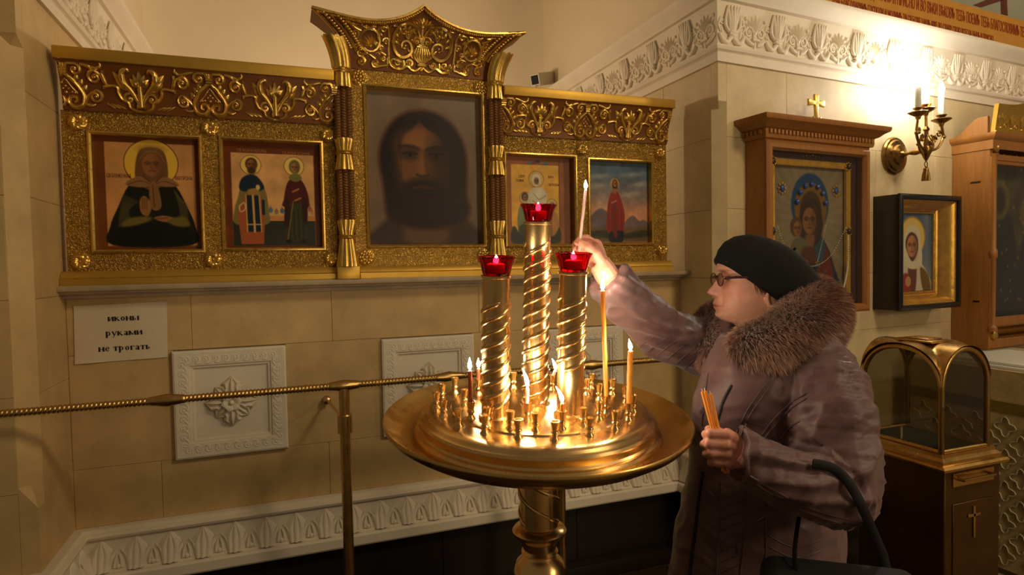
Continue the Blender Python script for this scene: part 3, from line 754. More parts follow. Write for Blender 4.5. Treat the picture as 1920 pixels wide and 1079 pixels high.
for s in (-1, 1):
    r = Relief(_cfn, 1.5)                               # big acanthus scroll beside the vase
    r.line([(s*.004, .118), (s*.022, .164), (s*.064, .178), (s*.104, .160), (s*.122, .116), (s*.110, .076), (s*.080, .060), (s*.050, .074), (s*.044, .100), (s*.060, .120), (s*.082, .114), (s*.084, .096), (s*.070, .092)], .004, .003, .0072, k=5)
    for k, (x, z, a) in enumerate([(.030, .168, -.6), (.050, .174, -.9), (.074, .172, -1.3), (.096, .160, -1.7), (.112, .140, -2.1), (.116, .114, -2.5)]):
        r.leaf(s*x, z, (a if s > 0 else pi-a), .030, .013, .008, bend=-s*.5)
    r.volute(s*.024, .126, .016, 1.4, pi/2+s*.5, -s, .0045, lead=[(s*.002, .11), (s*.006, .14)])
    r.volute(s*.060, .142, .013, 1.3, -pi/2, s, .004, lead=[(s*.03, .15), (s*.046, .156)]); r.ball2(s*.08, .142, .006); r.ball2(s*.07, .103, .007); r.ball2(s*.044, .126, .006)
    r.build('acanthus_scroll', GOLD, cst, ang=60)
    r = Relief(_cfn, 1.5)                               # lower running scrolls
    r.line([(0, .030), (s*.03, .010), (s*.06, .026), (s*.09, .012), (s*.13, .028), (s*.138, .08), (s*.14, .13), (s*.15, .16)], .004, .003, .006, k=5)
    r.volute(s*.050, .040, .016, 1.5, pi, s, .0045); r.volute(s*.098, .040, .018, 1.5, 0, -s, .0045, lead=[(s*.128, .03), (s*.12, .05)]); r.leaf(s*.075, .05, -pi/2, .04, .018, .008)
    r.leaf(s*.138, .06, -pi/2+s*.1, .045, .016, .009); r.volute(s*.19, .028, .017, 1.5, -pi/2, s, .0048, lead=[(s*.14, .025), (s*.17, .018)])
    r.volute(s*.248, .030, .019, 1.5, pi/2, s, .0048, lead=[(s*.19, .045), (s*.22, .06)]); r.leaf(s*.215, .05, pi/2-s*.8, .035, .014, .008)
    r.build('running_scroll', GOLD, cst, ang=60)
    r = Relief(_cfn, 1.5)                               # side medallion with shell
    r.line(spiral(s*.212, .105, .042, 1.05, -pi/2+.5*s, s, .8, 16), .006, .004, smooth=False)
    for k in range(-2, 3): r.leaf(s*.212, .088, pi/2-k*.42-s*.3, .040, .014, .010, nx=2, ny=4)
    r.leaf(s*.205, .100, pi+.4 if s > 0 else -.4, .03, .018, .008); r.ball2(s*.212, .088, .008)
    r.volute(s*.165, .150, .016, 1.5, pi/2, s, .0046, lead=[(s*.18, .11), (s*.185, .14)]); r.volute(s*.272, .125, .018, 1.4, -pi/2, -s, .005, lead=[(s*.25, .07), (s*.262, .10)])
    r.line([(s*.25, .135), (s*.285, .15), (s*.30, .18)], .006, .002, .006); r.volute(s*.300, .176, .013, 1.3, pi, s, .004); r.leaf(s*.225, .145, pi/2-s*.1, .04, .022, .010); r.line([(s*.205, .15), (s*.225, .142), (s*.245, .15)], .005, .004)
    r.leaf(s*.185, .165, pi/2+s*.2, .032, .013, .008); r.line([(s*.15, .06), (s*.17, .07), (s*.19, .065)], .005, .003)
    for (x, z, rr_, a0, sg_) in ((.150, .108, .014, 0, 1), (.158, .186, .012, pi, -1), (.118, .192, .011, pi/2, 1), (.252, .062, .014, pi, 1), (.170, .085, .012, -pi/2, -1), (.036, .070, .013, pi/2, 1), (.118, .018, .010, 0, 1), (.270, .088, .012, 0, -1), (.245, .175, .013, pi/2, 1), (.275, .205, .011, 0, 1), (.205, .185, .012, pi, 1), (.160, .050, .012, 0, -1)):
        w_ = Relief(_cfn, 1.5); w_.volute(s*x, z, rr_, 1.4, a0 if s > 0 else pi-a0, s*sg_, .0036); w_.leaf(s*(x+rr_*.8), z+rr_*.5, pi/2-s*.7, rr_*1.9, .010, .007); w_.build('small_scroll', GOLD, cst, ang=60)
    r.build('shell_medallion', GOLD, cst, ang=60)

# ------------------------------------------------------------------ the icons in the screen
SKIN, SKD = (150, 104, 62), (66, 36, 18)
def place_icon(p, name, label, hole, y=-.004):
    p.deepen(1.12); o = p.mesh(name, PAINT, Matrix.Translation(((hole[0]+hole[1])/2, y, (hole[2]+hole[3])/2)))
    return tag(o, label, 'icon', 'painted icons set in the gilded screen')
def hole_paint(h, bg, res): return Paint(h[1]-h[0]-.012, h[3]-h[2]-.012, bg, res)
# 1: woman in a dark mantle
p = hole_paint(H1, (120, 70, 28), 170); a = p.a
p.rect(.085, .045, .955, a-.035, (206, 152, 92)); p.noise(.12, 6)
p.rect(.085, .045, .955, .052, (110, 50, 20)); p.rect(.085, .045, .092, a-.035, (110, 50, 20)); p.rect(.948, .045, .955, a-.035, (110, 50, 20)); p.rect(.085, a-.042, .955, a-.035, (110, 50, 20))
p.ell(.525, .27, .262, .262, (90, 50, 18), .006); p.ell(.525, .27, .254, .254, (226, 186, 70), .006)
p.poly([(.14, a-.05), (.12, .95), (.20, .74), (.30, .52), (.42, .44), (.64, .44), (.76, .52), (.86, .74), (.93, .95), (.90, a-.05)], (30, 31, 20))
for k in range(7): p.line([(.26+.02*k, .62+.01*k), (.22+.012*k, .78), (.20+.02*k, .95)], .012, (110, 100, 50), .02, .7); p.line([(.74+.012*k, .56+.02*k), (.78+.012*k, .72), (.80+.01*k, .92)], .010, (110, 100, 50), .02, .7)
p.poly([(.38, .46), (.375, .28), (.42, .13), (.53, .095), (.64, .13), (.68, .28), (.665, .46), (.52, .56)], (120, 84, 46)); p.ell(.53, .12, .12, .05, (140, 100, 56), .05, 0, .6)
p.poly([(.27, .50), (.40, .41), (.52, .47), (.66, .41), (.79, .50), (.64, .52), (.54, .50), (.43, .53)], (150, 110, 66)); p.line([(.30, .50), (.42, .46), (.52, .50)], .006, (80, 50, 26)); p.line([(.76, .50), (.64, .46), (.54, .50)], .006, (80, 50, 26))
p.face(.528, .285, .125, (152, 104, 60), (96, 58, 30)); p.line([(.44, .40), (.50, .46), (.53, .50)], .010, (96, 62, 34)); p.line([(.62, .40), (.57, .46), (.54, .50)], .010, (96, 62, 34)); p.line([(.42, .22), (.47, .16), (.54, .14), (.61, .17), (.645, .24)], .008, (166, 124, 74), .01, .8)
p.poly([(.50, .49), (.57, .49), (.61, .72), (.55, .78), (.50, .72)], (140, 104, 62)); p.line([(.53, .50), (.54, .74)], .008, (90, 60, 32))
p.poly([(.41, .80), (.40, .68), (.44, .62), (.49, .66), (.51, .76), (.47, .84)], (160, 112, 66)); 
for k in range(3): p.line([(.425+.02*k, .76), (.43+.02*k, .64)], .007, (96, 60, 32), .008)
p.poly([(.53, .86), (.62, .83), (.74, .86), (.76, .90), (.62, .90)], (160, 112, 66)); p.line([(.52, .87), (.66, .855)], .008, (96, 60, 32))
p.poly([(.22, .94), (.30, .86), (.48, .84), (.50, .88), (.34, .95)], (120, 104, 48), .03); p.poly([(.66, .88), (.82, .84), (.88, .94), (.74, .95)], (120, 104, 48), .03)
p.poly([(.20, 1.0), (.5, .93), (.86, 1.0), (.86, a-.05), (.2, a-.05)], (20, 20, 14), .05)
ic = place_icon(p, 'painted_icon', 'icon of a veiled woman in dark mantle with large yellow halo, far left', H1)
text_mesh('СВ БЛАЖЕННАЯ', .020, 'lettering', INK, ic, Matrix.Translation((-.136, -.0006, .058)) @ _R, .0003, .48); text_mesh('МАТРОНА', .020, 'lettering', INK, ic, Matrix.Translation((.086, -.0006, .055)) @ _R, .0003, .58)
# 2: two standing saints
p = hole_paint(H2, (112, 58, 24), 160); a = p.a
p.rect(.07, .115, .93, a-.02, (216, 168, 108)); p.noise(.1, 6)
p.rect(.07, .80, .93, .86, (200, 140, 80)); p.rect(.07, .86, .93, a-.02, (52, 54, 40)); p.noise(.15, 8, 3)
for x, hh, c in ((.46, .10, (96, 120, 140)), (.52, .07, (170, 120, 80)), (.58, .09, (80, 110, 130)), (.88, .12, (180, 110, 70)), (.90, .06, (200, 150, 100))):
    p.rect(x-.025, .80-hh*.5, x+.025, .80, (206, 176, 130)); p.ell(x, .80-hh*.6, .022, .03, c, .008); p.line([(x, .80-hh*.7), (x, .80-hh*1.1)], .006, (120, 90, 50))
for (x, c1, c2) in ((.27, 0, 0), (.72, 0, 0)):
    p.ell(x, .245, .108, .108, (120, 76, 30), .005); p.ell(x, .245, .102, .102, (234, 202, 110), .006)
p.poly([(.13, .60), (.18, .42), (.26, .36), (.33, .40), (.41, .52), (.44, .74), (.42, .90), (.10, .90), (.09, .74)], (134, 118, 62)); p.poly([(.15, .52), (.17, .40), (.26, .35), (.34, .38), (.40, .50), (.28, .54)], (26, 46, 62))
p.poly([(.12, .78), (.20, .58), (.36, .58), (.40, .80), (.38, a-.04), (.15, a-.04)], (170, 92, 50), .012, 1, False); p.poly([(.21, .58), (.345, .58), (.36, .98), (.22, .98)], (24, 44, 58), .01, 1, False)
p.line([(.28, .56), (.29, .98)], .022, (214, 168, 96)); p.line([(.21, .58), (.215, .98)], .012, (214, 168, 96)); p.line([(.345, .58), (.36, .98)], .012, (214, 168, 96)); p.line([(.21, .90), (.36, .90)], .014, (214, 168, 96)); p.line([(.14, .70), (.19, .66), (.20, .73), (.15, .76), (.14, .70)], .012, (220, 190, 140)); p.line([(.385, .64), (.385, .78)], .03, (24, 44, 58))
p.ell(.275, .235, .062, .07, (86, 50, 24)); p.face(.275, .245, .062, (150, 100, 58), (60, 32, 16)); p.ell(.275, .305, .042, .04, (80, 48, 24), .02); p.poly([(.23, .52), (.32, .50), (.35, .56), (.24, .57)], (170, 130, 70)); p.ell(.335, .49, .022, .03, (224, 190, 110))
p.poly([(.60, .62), (.64, .44), (.70, .38), (.77, .38), (.83, .46), (.87, .62), (.84, .72), (.60, .70)], (86, 30, 22)); p.poly([(.62, .66), (.84, .66), (.85, a-.07), (.60, a-.07)], (64, 66, 40), .02, 1, False); p.poly([(.62, .60), (.66, .66), (.66, .92), (.60, .90)], (60, 24, 18)); p.poly([(.80, .60), (.85, .66), (.84, .9), (.80, .84)], (60, 24, 18))
for k in range(4): p.line([(.66+.045*k, .74), (.655+.05*k, a-.08)], .012, (40, 50, 30), .01)
p.ell(.725, .25, .06, .078, (110, 112, 56)); p.face(.725, .26, .054, (170, 118, 72), (70, 38, 20)); p.poly([(.66, .38), (.70, .33), (.76, .33), (.80, .38), (.73, .42)], (124, 120, 66)); p.line([(.70, .53), (.76, .50)], .02, (170, 118, 72)); p.line([(.72, .63), (.78, .60)], .018, (170, 118, 72)); p.line([(.70, .64), (.63, a-.08)], .008, (160, 120, 60)); p.ell(.64, a-.07, .03, .02, (30, 18, 12)); p.ell(.80, a-.07, .03, .02, (30, 18, 12))
ic = place_icon(p, 'painted_icon', 'icon of a priest and a woman with staff standing before a small town', H2)
GT = mat('pale_lettering', (176, 120, 66), .7)
text_mesh('СВ ИОАНН КРОНШ', .016, 'lettering', GT, ic, Matrix.Translation((-.13, -.0006, .168)) @ _R, .0003, .72); text_mesh('СВ БЛАЖ КСЕНИЯ', .016, 'lettering', GT, ic, Matrix.Translation((.035, -.0006, .164)) @ _R, .0003, .72)
# centre: large portrait of a long-haired bearded man
p = hole_paint(HC, (150, 134, 116), 200); a = p.a
p.mix((p.Y-.2)/1.0, (120, 100, 74), .7); p.noise(.16, 5, 5); p.ell(.5, .62, .48, .60, (128, 96, 72), .3, 0, .5)
p.poly([(.02, a), (.10, 1.14), (.28, 1.03), (.5, .98), (.74, 1.04), (.92, 1.14), (1.0, a)], (70, 48, 26), .06); p.poly([(.30, 1.12), (.5, 1.06), (.70, 1.14), (.66, a), (.34, a)], (112, 86, 52), .08)
p.poly([(.16, 1.08), (.13, .80), (.10, .56), (.15, .36), (.27, .21), (.44, .145), (.60, .16), (.76, .26), (.86, .44), (.88, .66), (.87, .86), (.90, 1.02), (.80, 1.14), (.5, 1.18), (.28, 1.15)], (74, 36, 22), .05); 
p.poly([(.18, 1.07), (.15, .80), (.12, .56), (.17, .37), (.28, .23), (.44, .165), (.60, .18), (.75, .28), (.84, .45), (.86, .66), (.85, .86), (.87, 1.02), (.78, 1.12), (.5, 1.16), (.30, 1.13)], (34, 20, 12), .03)
p.ell(.475, .60, .235, .36, (132, 92, 52), .10); p.poly([(.46, .20), (.40, .30), (.32, .36), (.27, .52), (.25, .34), (.36, .22)], (38, 22, 12), .03); p.poly([(.46, .20), (.52, .30), (.62, .35), (.70, .50), (.72, .36), (.60, .22)], (34, 20, 12), .03)
p.ell(.42, .44, .16, .12, (160, 114, 66), .14, 0, .75); p.ell(.66, .66, .12, .34, (60, 38, 20), .16, 0, .75)
for s_, x in ((-1, .37), (1, .60)):
    p.ell(x, .525, .095, .05, (58, 34, 18), .07, 0, .85); p.line([(x-.09, .475+.01*s_), (x, .458), (x+.09, .478-.01*s_)], .022, (44, 26, 14), .03, .9); p.ell(x, .532, .045, .014, (96, 66, 40), .02, 0, .8); p.ell(x, .532, .017, .016, (18, 10, 6), .015); p.line([(x-.06, .522), (x, .512), (x+.06, .524)], .010, (30, 16, 8), .015)
p.poly([(.455, .48), (.495, .48), (.515, .68), (.47, .705), (.43, .68)], (150, 106, 62), .05, .8); p.line([(.50, .52), (.515, .68)], .02, (84, 54, 28), .04, .7); p.line([(.425, .70), (.47, .715), (.525, .70)], .014, (60, 34, 18), .02, .9)
p.poly([(.30, .80), (.36, .755), (.47, .735), (.60, .755), (.66, .80), (.68, .95), (.58, 1.08), (.48, 1.12), (.37, 1.06), (.29, .93)], (44, 27, 15), .07, .96); p.line([(.40, .815), (.47, .805), (.55, .815)], .022, (120, 62, 40), .03, .85); p.line([(.41, .79), (.47, .775), (.54, .79)], .02, (40, 24, 13), .03, .8)
for k in range(16): p.line([(.16+.008*k, .40+.04*k % .3), (.145+.01*k, .72), (.19+.01*k, 1.06)], .006, (56, 32, 18), .02, .4); p.line([(.83-.006*k, .40+.04*k % .3), (.845-.008*k, .72), (.83-.01*k, 1.06)], .006, (50, 28, 16), .02, .4)
p.deepen(1.28); ic = tag(p.mesh('portrait_panel', PAINT, Matrix.Translation(((HC[0]+HC[1])/2, -.006, (HC[2]+HC[3])/2))), 'large dark portrait of a long-haired bearded man in the centre of the screen', 'icon', 'painted icons set in the gilded screen')
# 3: woman with three daughters
p = hole_paint(H3, (150, 90, 30), 140); a = p.a
p.rect(.09, .105, .80, a-.02, (218, 168, 60)); p.noise(.1, 6); p.rect(.88, 0, 1, a, (120, 66, 24)); p.rect(.80, .02, .815, a, (120, 66, 24))
for k in range(5): p.ell(.37+.06*k, .06+.012*abs(k-2), .035, .02, ((70, 110, 130), (120, 40, 40), (60, 40, 60), (130, 110, 50), (70, 110, 130))[k], .012)
for x, y, r_ in ((.46, .30, .115), (.29, .56, .085), (.69, .65, .085), (.55, .78, .06)):
    p.ell(x, y, r_, r_, (130, 96, 40), .006); p.ell(x, y, r_-.008, r_-.008, (206, 176, 100), .008)
p.poly([(.30, .80), (.34, .50), (.42, .42), (.54, .42), (.62, .52), (.60, .66), (.56, .86), (.36, .90)], (206, 196, 168)); p.line([(.42, .50), (.50, .58), (.60, .52)], .012, (150, 140, 110)); p.line([(.40, .60), (.52, .66)], .012, (150, 140, 110)); p.poly([(.36, .70), (.5, .66), (.52, 1.0), (.36, 1.0)], (96, 36, 26))
p.ell(.46, .31, .062, .085, (214, 206, 180)); p.face(.46, .325, .048, (140, 92, 54), (54, 30, 16))
p.poly([(.18, .98), (.19, .72), (.26, .65), (.34, .68), (.37, .80), (.34, .98)], (120, 128, 92)); p.poly([(.20, .95), (.36, .92), (.36, a-.05), (.19, a-.05)], (56, 62, 40), .02); p.ell(.285, .545, .05, .06, (70, 36, 18)); p.face(.29, .56, .044, (150, 98, 58), (60, 32, 16))
p.poly([(.46, 1.0), (.48, .88), (.55, .85), (.62, .90), (.62, a-.05), (.47, a-.05)], (150, 60, 36)); p.face(.55, .79, .036, (160, 106, 62), (60, 32, 16))
p.poly([(.60, .98), (.63, .78), (.69, .73), (.77, .78), (.80, .94), (.76, 1.0), (.76, a-.06), (.60, a-.06)], (186, 130, 66)); p.line([(.68, .80), (.68, a-.08)], .02, (140, 100, 60)); p.line([(.64, .96), (.64, a-.08)], .016, (110, 110, 70)); p.face(.69, .655, .044, (160, 106, 62), (60, 32, 16))
p.poly([(.09, a-.02), (.09, .98), (.14, .96), (.20, 1.06), (.30, 1.10), (.36, a-.02)], (44, 46, 34), .02); p.poly([(.44, a-.02), (.56, 1.10), (.72, 1.08), (.80, .96), (.80, a-.02)], (52, 52, 36), .02); p.noise(.14, 10, 7)
ic = place_icon(p, 'painted_icon', 'yellow-ground icon of a white-veiled woman with three children', H3)
for tx, x, z in (('СВЯТ', -.10, .105), ('МУЧ', .045, .105), ('СОФIЯ', -.115, .085), ('ЛЮБОВЬ', .045, .07)): text_mesh(tx, .016, 'lettering', INK, ic, Matrix.Translation((x, -.0006, z)) @ _R, .0003, .8)
# 4: woman in red in a landscape
p = hole_paint(H4, (84, 108, 128), 140); a = p.a
p.mix((p.Y-.15)/.55, (196, 150, 120)); p.mix((p.Y-.55)/.3, (206, 146, 104)); p.noise(.16, 5, 2)
for x, y, rx in ((.22, .20, .16), (.75, .16, .18), (.85, .30, .12), (.70, .45, .14), (.16, .34, .1)): p.ell(x, y, rx, .03, (186, 180, 166), .05, -.1, .6)
p.poly([(0, .86), (.08, .74), (.20, .66), (.30, .70), (.40, .78), (.5, .9), (.5, 1.0), (0, 1.0)], (112, 96, 98), .02); p.poly([(.50, 1.0), (.62, .84), (.74, .76), (.84, .84), (.92, .82), (1, .88), (1, 1.0)], (124, 106, 104), .02)
p.rect(0, .94, 1, a, (112, 88, 54), .06); p.poly([(0, 1.0), (.3, .98), (.5, 1.04), (.8, .99), (1, .98), (1, 1.06), (.5, 1.1), (0, 1.06)], (60, 58, 34), .03); p.noise(.2, 12, 4)
p.ell(.44, .30, .075, .075, (190, 140, 70), .01); p.ell(.44, .30, .062, .062, (196, 160, 120), .015)
p.poly([(.30, .86), (.32, .62), (.37, .46), (.44, .40), (.50, .44), (.56, .58), (.60, .76), (.58, .96), (.54, 1.04), (.38, 1.02), (.30, .98)], (150, 42, 18), .014); p.poly([(.36, 1.0), (.46, .98), (.58, 1.0), (.56, 1.14), (.44, 1.17), (.34, 1.12)], (28, 26, 30), .02); p.poly([(.40, .60), (.46, .58), (.47, 1.06), (.40, 1.0)], (124, 36, 20), .02)
for k in range(5): p.line([(.34+.05*k, .60+.02*k), (.33+.055*k, .98)], .012, (110, 26, 12), .02, .8)
p.ell(.445, .32, .045, .075, (60, 34, 18), .015); p.face(.445, .305, .045, (176, 120, 80), (70, 38, 22)); p.poly([(.40, .38), (.49, .38), (.46, .44), (.42, .44)], (160, 108, 70)); p.line([(.39, .58), (.46, .55)], .022, (180, 126, 86))
place_icon(p, 'painted_icon', 'icon of a red-robed woman standing in a blue-skied landscape', H4)
# ------------------------------------------------------------------ paper notice on the low wall
PAPER = mat('paper', (214, 198, 168), .8, var=.05, vs=6); INK_K = mat('black_ink', (18, 14, 12), .8)
ntc = thing('paper_notice', 'white paper notice with three lines of black lettering on the left wall', 'notice', (-.563, -.0015, 1.259))
def pap(u, v):
    x, z = (u-.5)*.297, (v-.5)*.210
    x += .004*(v-.5); z += .006*(u-.5)
    y = -.0012-.0020*(1+math.sin(9*u+3*v))*.5-.004*max(0, (.12-v)/.12)*(.4+.6*math.sin(5*u+1)**2)-.003*max(0, (v-.93)/.07)
    return (x, y, z)
q = MB(); q.grid(pap, 24, 16); q.build('sheet', PAPER, ntc, local=True)
GL = {  # stroke glyphs, x-height 1: s stem with serifs, l line, o arc
 'и': (1.25, [('s', .2, 0, 1), ('s', 1.0, 0, 1), ('l', .3, .15, .9, .85, .14)]), 'н': (1.25, [('s', .2, 0, 1), ('s', 1.0, 0, 1), ('l', .3, .5, .9, .5, .13)]),
 'к': (1.2, [('s', .2, 0, 1), ('l', .3, .48, .85, .92, .16), ('l', .42, .55, 1.0, .05, .24), ('l', .85, .04, 1.15, .04, .09)]), 'о': (1.1, [('o', .52, .5, .40, .48, .26, .10, 0, 360)]),
 'ы': (1.5, [('s', .2, 0, 1), ('o', .42, .29, .34, .27, .22, .09, -110, 110), ('s', 1.22, 0, 1)]), 'р': (1.15, [('s', .2, -.42, 1), ('o', .50, .5, .40, .46, .25, .10, -140, 140)]),
 'у': (1.1, [('l', .15, .98, .55, .1, .24), ('l', .95, .98, .40, -.30, .12), ('l', .02, .96, .36, .96, .08), ('l', .72, .96, 1.08, .96, .08), ('o', .28, -.30, .12, .10, .12, .12, 0, 360)]),
 'а': (1.08, [('s1', .74, 0, .8), ('o', .42, .27, .28, .26, .2, .10, 0, 360), ('o', .50, .72, .32, .26, .2, .10, 0, 170)]), 'м': (1.55, [('s', .18, 0, 1), ('s', 1.3, 0, 1), ('l', .22, .92, .75, .1, .22), ('l', .75, .1, 1.25, .92, .10)]),
 'е': (1.0, [('o', .50, .5, .40, .48, .24, .10, 20, 320), ('l', .2, .56, .86, .56, .09)]), 'т': (1.1, [('s', .52, 0, 1), ('l', .08, .95, .96, .95, .10), ('l', .08, .98, .06, .68, .08), ('l', .96, .98, .98, .68, .08)]),
 'г': (.95, [('s', .25, 0, 1), ('l', .2, .95, .84, .95, .10), ('l', .84, .98, .86, .66, .08)]), 'ь': (1.05, [('s', .22, 0, 1), ('o', .44, .29, .36, .28, .22, .09, -120, 120)]), ' ': (.6, [])}
def glyphs(mb, txt, cx_, cz_, sc, fn):
    W_ = sum(GL[c][0] for c in txt); x = cx_-W_*sc/2
    L = lambda x0, z0, x1, z1, w_: mb.prism([(x0-(z1-z0)/max(math.hypot(x1-x0, z1-z0), 1e-6)*w_/2, z0+(x1-x0)/max(math.hypot(x1-x0, z1-z0), 1e-6)*w_/2), (x0+(z1-z0)/math.hypot(x1-x0, z1-z0)*w_/2, z0-(x1-x0)/math.hypot(x1-x0, z1-z0)*w_/2), (x1+(z1-z0)/math.hypot(x1-x0, z1-z0)*w_/2, z1-(x1-x0)/math.hypot(x1-x0, z1-z0)*w_/2), (x1-(z1-z0)/math.hypot(x1-x0, z1-z0)*w_/2, z1+(x1-x0)/math.hypot(x1-x0, z1-z0)*w_/2)], lambda a, b_, d: fn(x+a*sc, cz_+b_*sc, d), 0, .0004)
    for ch in txt:
        for g in GL[ch][1]:
            if g[0] in ('s', 's1'):
                L(g[1], g[2], g[1], g[3], .33); L(g[1]-.24, g[2]+.04, g[1]+.24, g[2]+.04, .08)
                if g[0] == 's': L(g[1]-.24, g[3]-.04, g[1]+.24, g[3]-.04, .08)
            elif g[0] == 'l': L(*g[1:])
            else:
                _, ox, oz, rx, rz, ws, wt, a0, a1 = g; n = 18; a_ = [math.radians(lerp(a0, a1, k/n)) for k in range(n+1)]
                out = [(ox+rx*math.cos(t), oz+rz*math.sin(t)) for t in a_]; inn = [(ox+(rx-ws)*math.cos(t), oz+(rz-wt)*math.sin(t)) for t in a_]
                for k in range(n): mb.prism([out[k], out[k+1], inn[k+1], inn[k]], lambda a, b_, d: fn(x+a*sc, cz_+b_*sc, d), 0, .0004)
        x += GL[ch][0]*sc
for txt, z in (('иконы', .042), ('руками', -.012), ('не трогать', -.068)):
    q = MB(); glyphs(q, txt, .008, z, .0162, lambda x, z_, d: (x, pap(x/.297+.5, z_/.21+.5)[1]-.0006-d, z_)); q.build('lettering', INK_K, ntc, local=True, smooth=False)

# ------------------------------------------------------------------ brass railing before the screen
YR = -.42; ZR = onY(312, 751, YR).z
rail = thing('brass_railing', 'long ribbed brass railing on slim posts in front of the low wall', 'railing', (onY(650, 900, YR).x, YR, 0))
q = MB(); rs = []
x0, x1 = -1.55, 1.80; N = int((x1-x0)/.0020)
for i in range(N+1):
    x = lerp(x0, x1, i/N); rr = .0118*(1+.11*math.sin(2*pi*x/.0118)); rs.append([Vector((x+.003*math.sin(a), YR+rr*math.cos(a), ZR+rr*math.sin(a))) for a in [2*pi*k/12 for k in range(12)]])
q.rings(rs); q.build('rail', BRASS_S, rail, ang=80)
RX = Matrix.Rotation(pi/2, 3, 'Y'); cp = None
for px_ in (312, 645, 843, 1110):
    x = onY(px_, 720, YR).x
    q = MB(); q.lathe([(.010, -.055), (.014, -.050), (.0145, -.042), (.017, -.025), (.021, 0), (.017, .025), (.0145, .042), (.014, .050), (.010, .055)], 18, (x, YR, ZR), RX); q.build('coupling', BRASS_S, rail)
for px_, py_ in ((650, 900), (1053, 1000)):
    x = onY(px_, py_, YR).x
    q = MB(); q.lathe([(.018, .03), (.018, ZR-.165), (.026, ZR-.165), (.026, ZR-.162), (.026, ZR-.104), (.0235, ZR-.10), (.019, ZR-.098), (.019, ZR-.01)], 20, (x, YR, 0)); p_ = q.build('post', BRASS_S, rail, ang=30)
    q = MB(); q.lathe([(0, 0), (.055, 0), (.055, .008), (.03, .014), (.022, .035), (0, .035)], 24, (x, YR, 0)); q.build('foot', BRASS_S, p_, ang=30)
    xb = x-.035; q = MB(); q.tube([(x, YR, ZR-.135), (x-.012, YR+.2, ZR-.13), (xb, -.02, ZR-.128)], .006, 8); q.lathe([(0, 0), (.016, 0), (.017, .006), (.012, .016), (.016, .024), (.014, .034), (.006, .04)], 16, (xb, 0, ZR-.128), Matrix.Rotation(pi/2, 3, 'X')); q.build('wall_bracket', BRASS, p_)

# ------------------------------------------------------------------ candle stand
SC = Vector((.515, -1.39, 0)); TC = SC+Vector((0, 0, 1.15)); TILT = .0907
TM = Matrix.Translation(TC) @ Matrix.Rotation(TILT, 4, 'X'); TI = TM.inverted()
stand = thing('candle_stand', 'polished brass church candle stand with three spiral columns and wide tray', 'candle stand', SC)
TL = Matrix.Translation(-SC) @ TM
def tpart(mb, name, matl, parent=stand, **k):
    o = mb.build(name, matl, parent, local=True, **k)
    if parent is stand: o.matrix_basis = TL
    return o
def on_tray(px_, py_, z):
    n_ = TM.to_3x3() @ Vector((0, 0, 1)); p0 = TM @ Vector((0, 0, z)); d = ray(px_, py_); t = n_.dot(p0-CAM)/n_.dot(d); return TI @ (CAM+d*t)
q = MB(); q.lathe([(.05, -.078), (.075, -.068), (.14, -.058), (.26, -.048), (.295, -.036), (.322, -.018), (.332, -.006), (.3335, 0), (.331, .0035), (.327, .001), (.318, -.010), (.300, -.022), (.275, -.031), (.250, -.0345), (.05, -.0345)], 96)
tray = tpart(q, 'drip_tray', BRASS_S, ang=50)
DOME = [(.268, -.034), (.268, -.026), (.265, -.021), (.258, -.019), (.255, -.015), (.255, -.005), (.2575, .0), (.2545, .005), (.249, .008), (.246, .012), (.238, .0165), (.226, .018), (.190, .0195), (.188, .0225), (.182, .024), (.10, .026), (.05, .028), (0, .029)]
q = MB(); q.lathe(DOME, 96); dome = tpart(q, 'stepped_dome', BRASS, ang=28)
def dome_z(r): return float(np.interp(-r, [-a for a, _ in DOME], [b_ for _, b_ in DOME]))
cup0 = None; HOLD = []
tops = [(860,767),(909,779),(972,787),(1041,791),(1106,784),(1154,772),(1179,756),(1188,742),(1173,726),(1149,712),(1110,702),(831,750),(818,736),(829,721),(853,709),
        (870,731),(883,753),(913,764),(957,771),(1005,774),(1054,771),(1094,765),(1124,755),(1137,743),(1125,721),(1101,712),(1081,738),(988,755),(897,712),(963,700),(1036,704)]
for (a, b_) in tops:
    l = on_tray(a, b_, .056); r_ = math.hypot(l.x, l.y); l = on_tray(a, b_, dome_z(min(r_, .235))+.036); r_ = math.hypot(l.x, l.y)
    if r_ > .232: l.x *= .232/r_; l.y *= .232/r_; r_ = .232
    z = dome_z(r_)
    if cup0 is None:
        q = MB(); q.lathe([(0, -.002), (.0098, -.002), (.0094, .002), (.0058, .007), (.0056, .011), (.0082, .0145), (.0060, .018), (.0064, .022), (.0088, .034), (.0090, .0365), (.0070, .0365), (.0058, .028), (0, .028)], 16)
        cup0 = tpart(q, 'candle_cup', BRASS, ang=45); c = cup0
    else: c = dup(cup0, stand)
    c.matrix_basis = TL @ Matrix.Translation((l.x, l.y, z)); HOLD.append(TM @ Vector((l.x, l.y, z)))
COLS = []
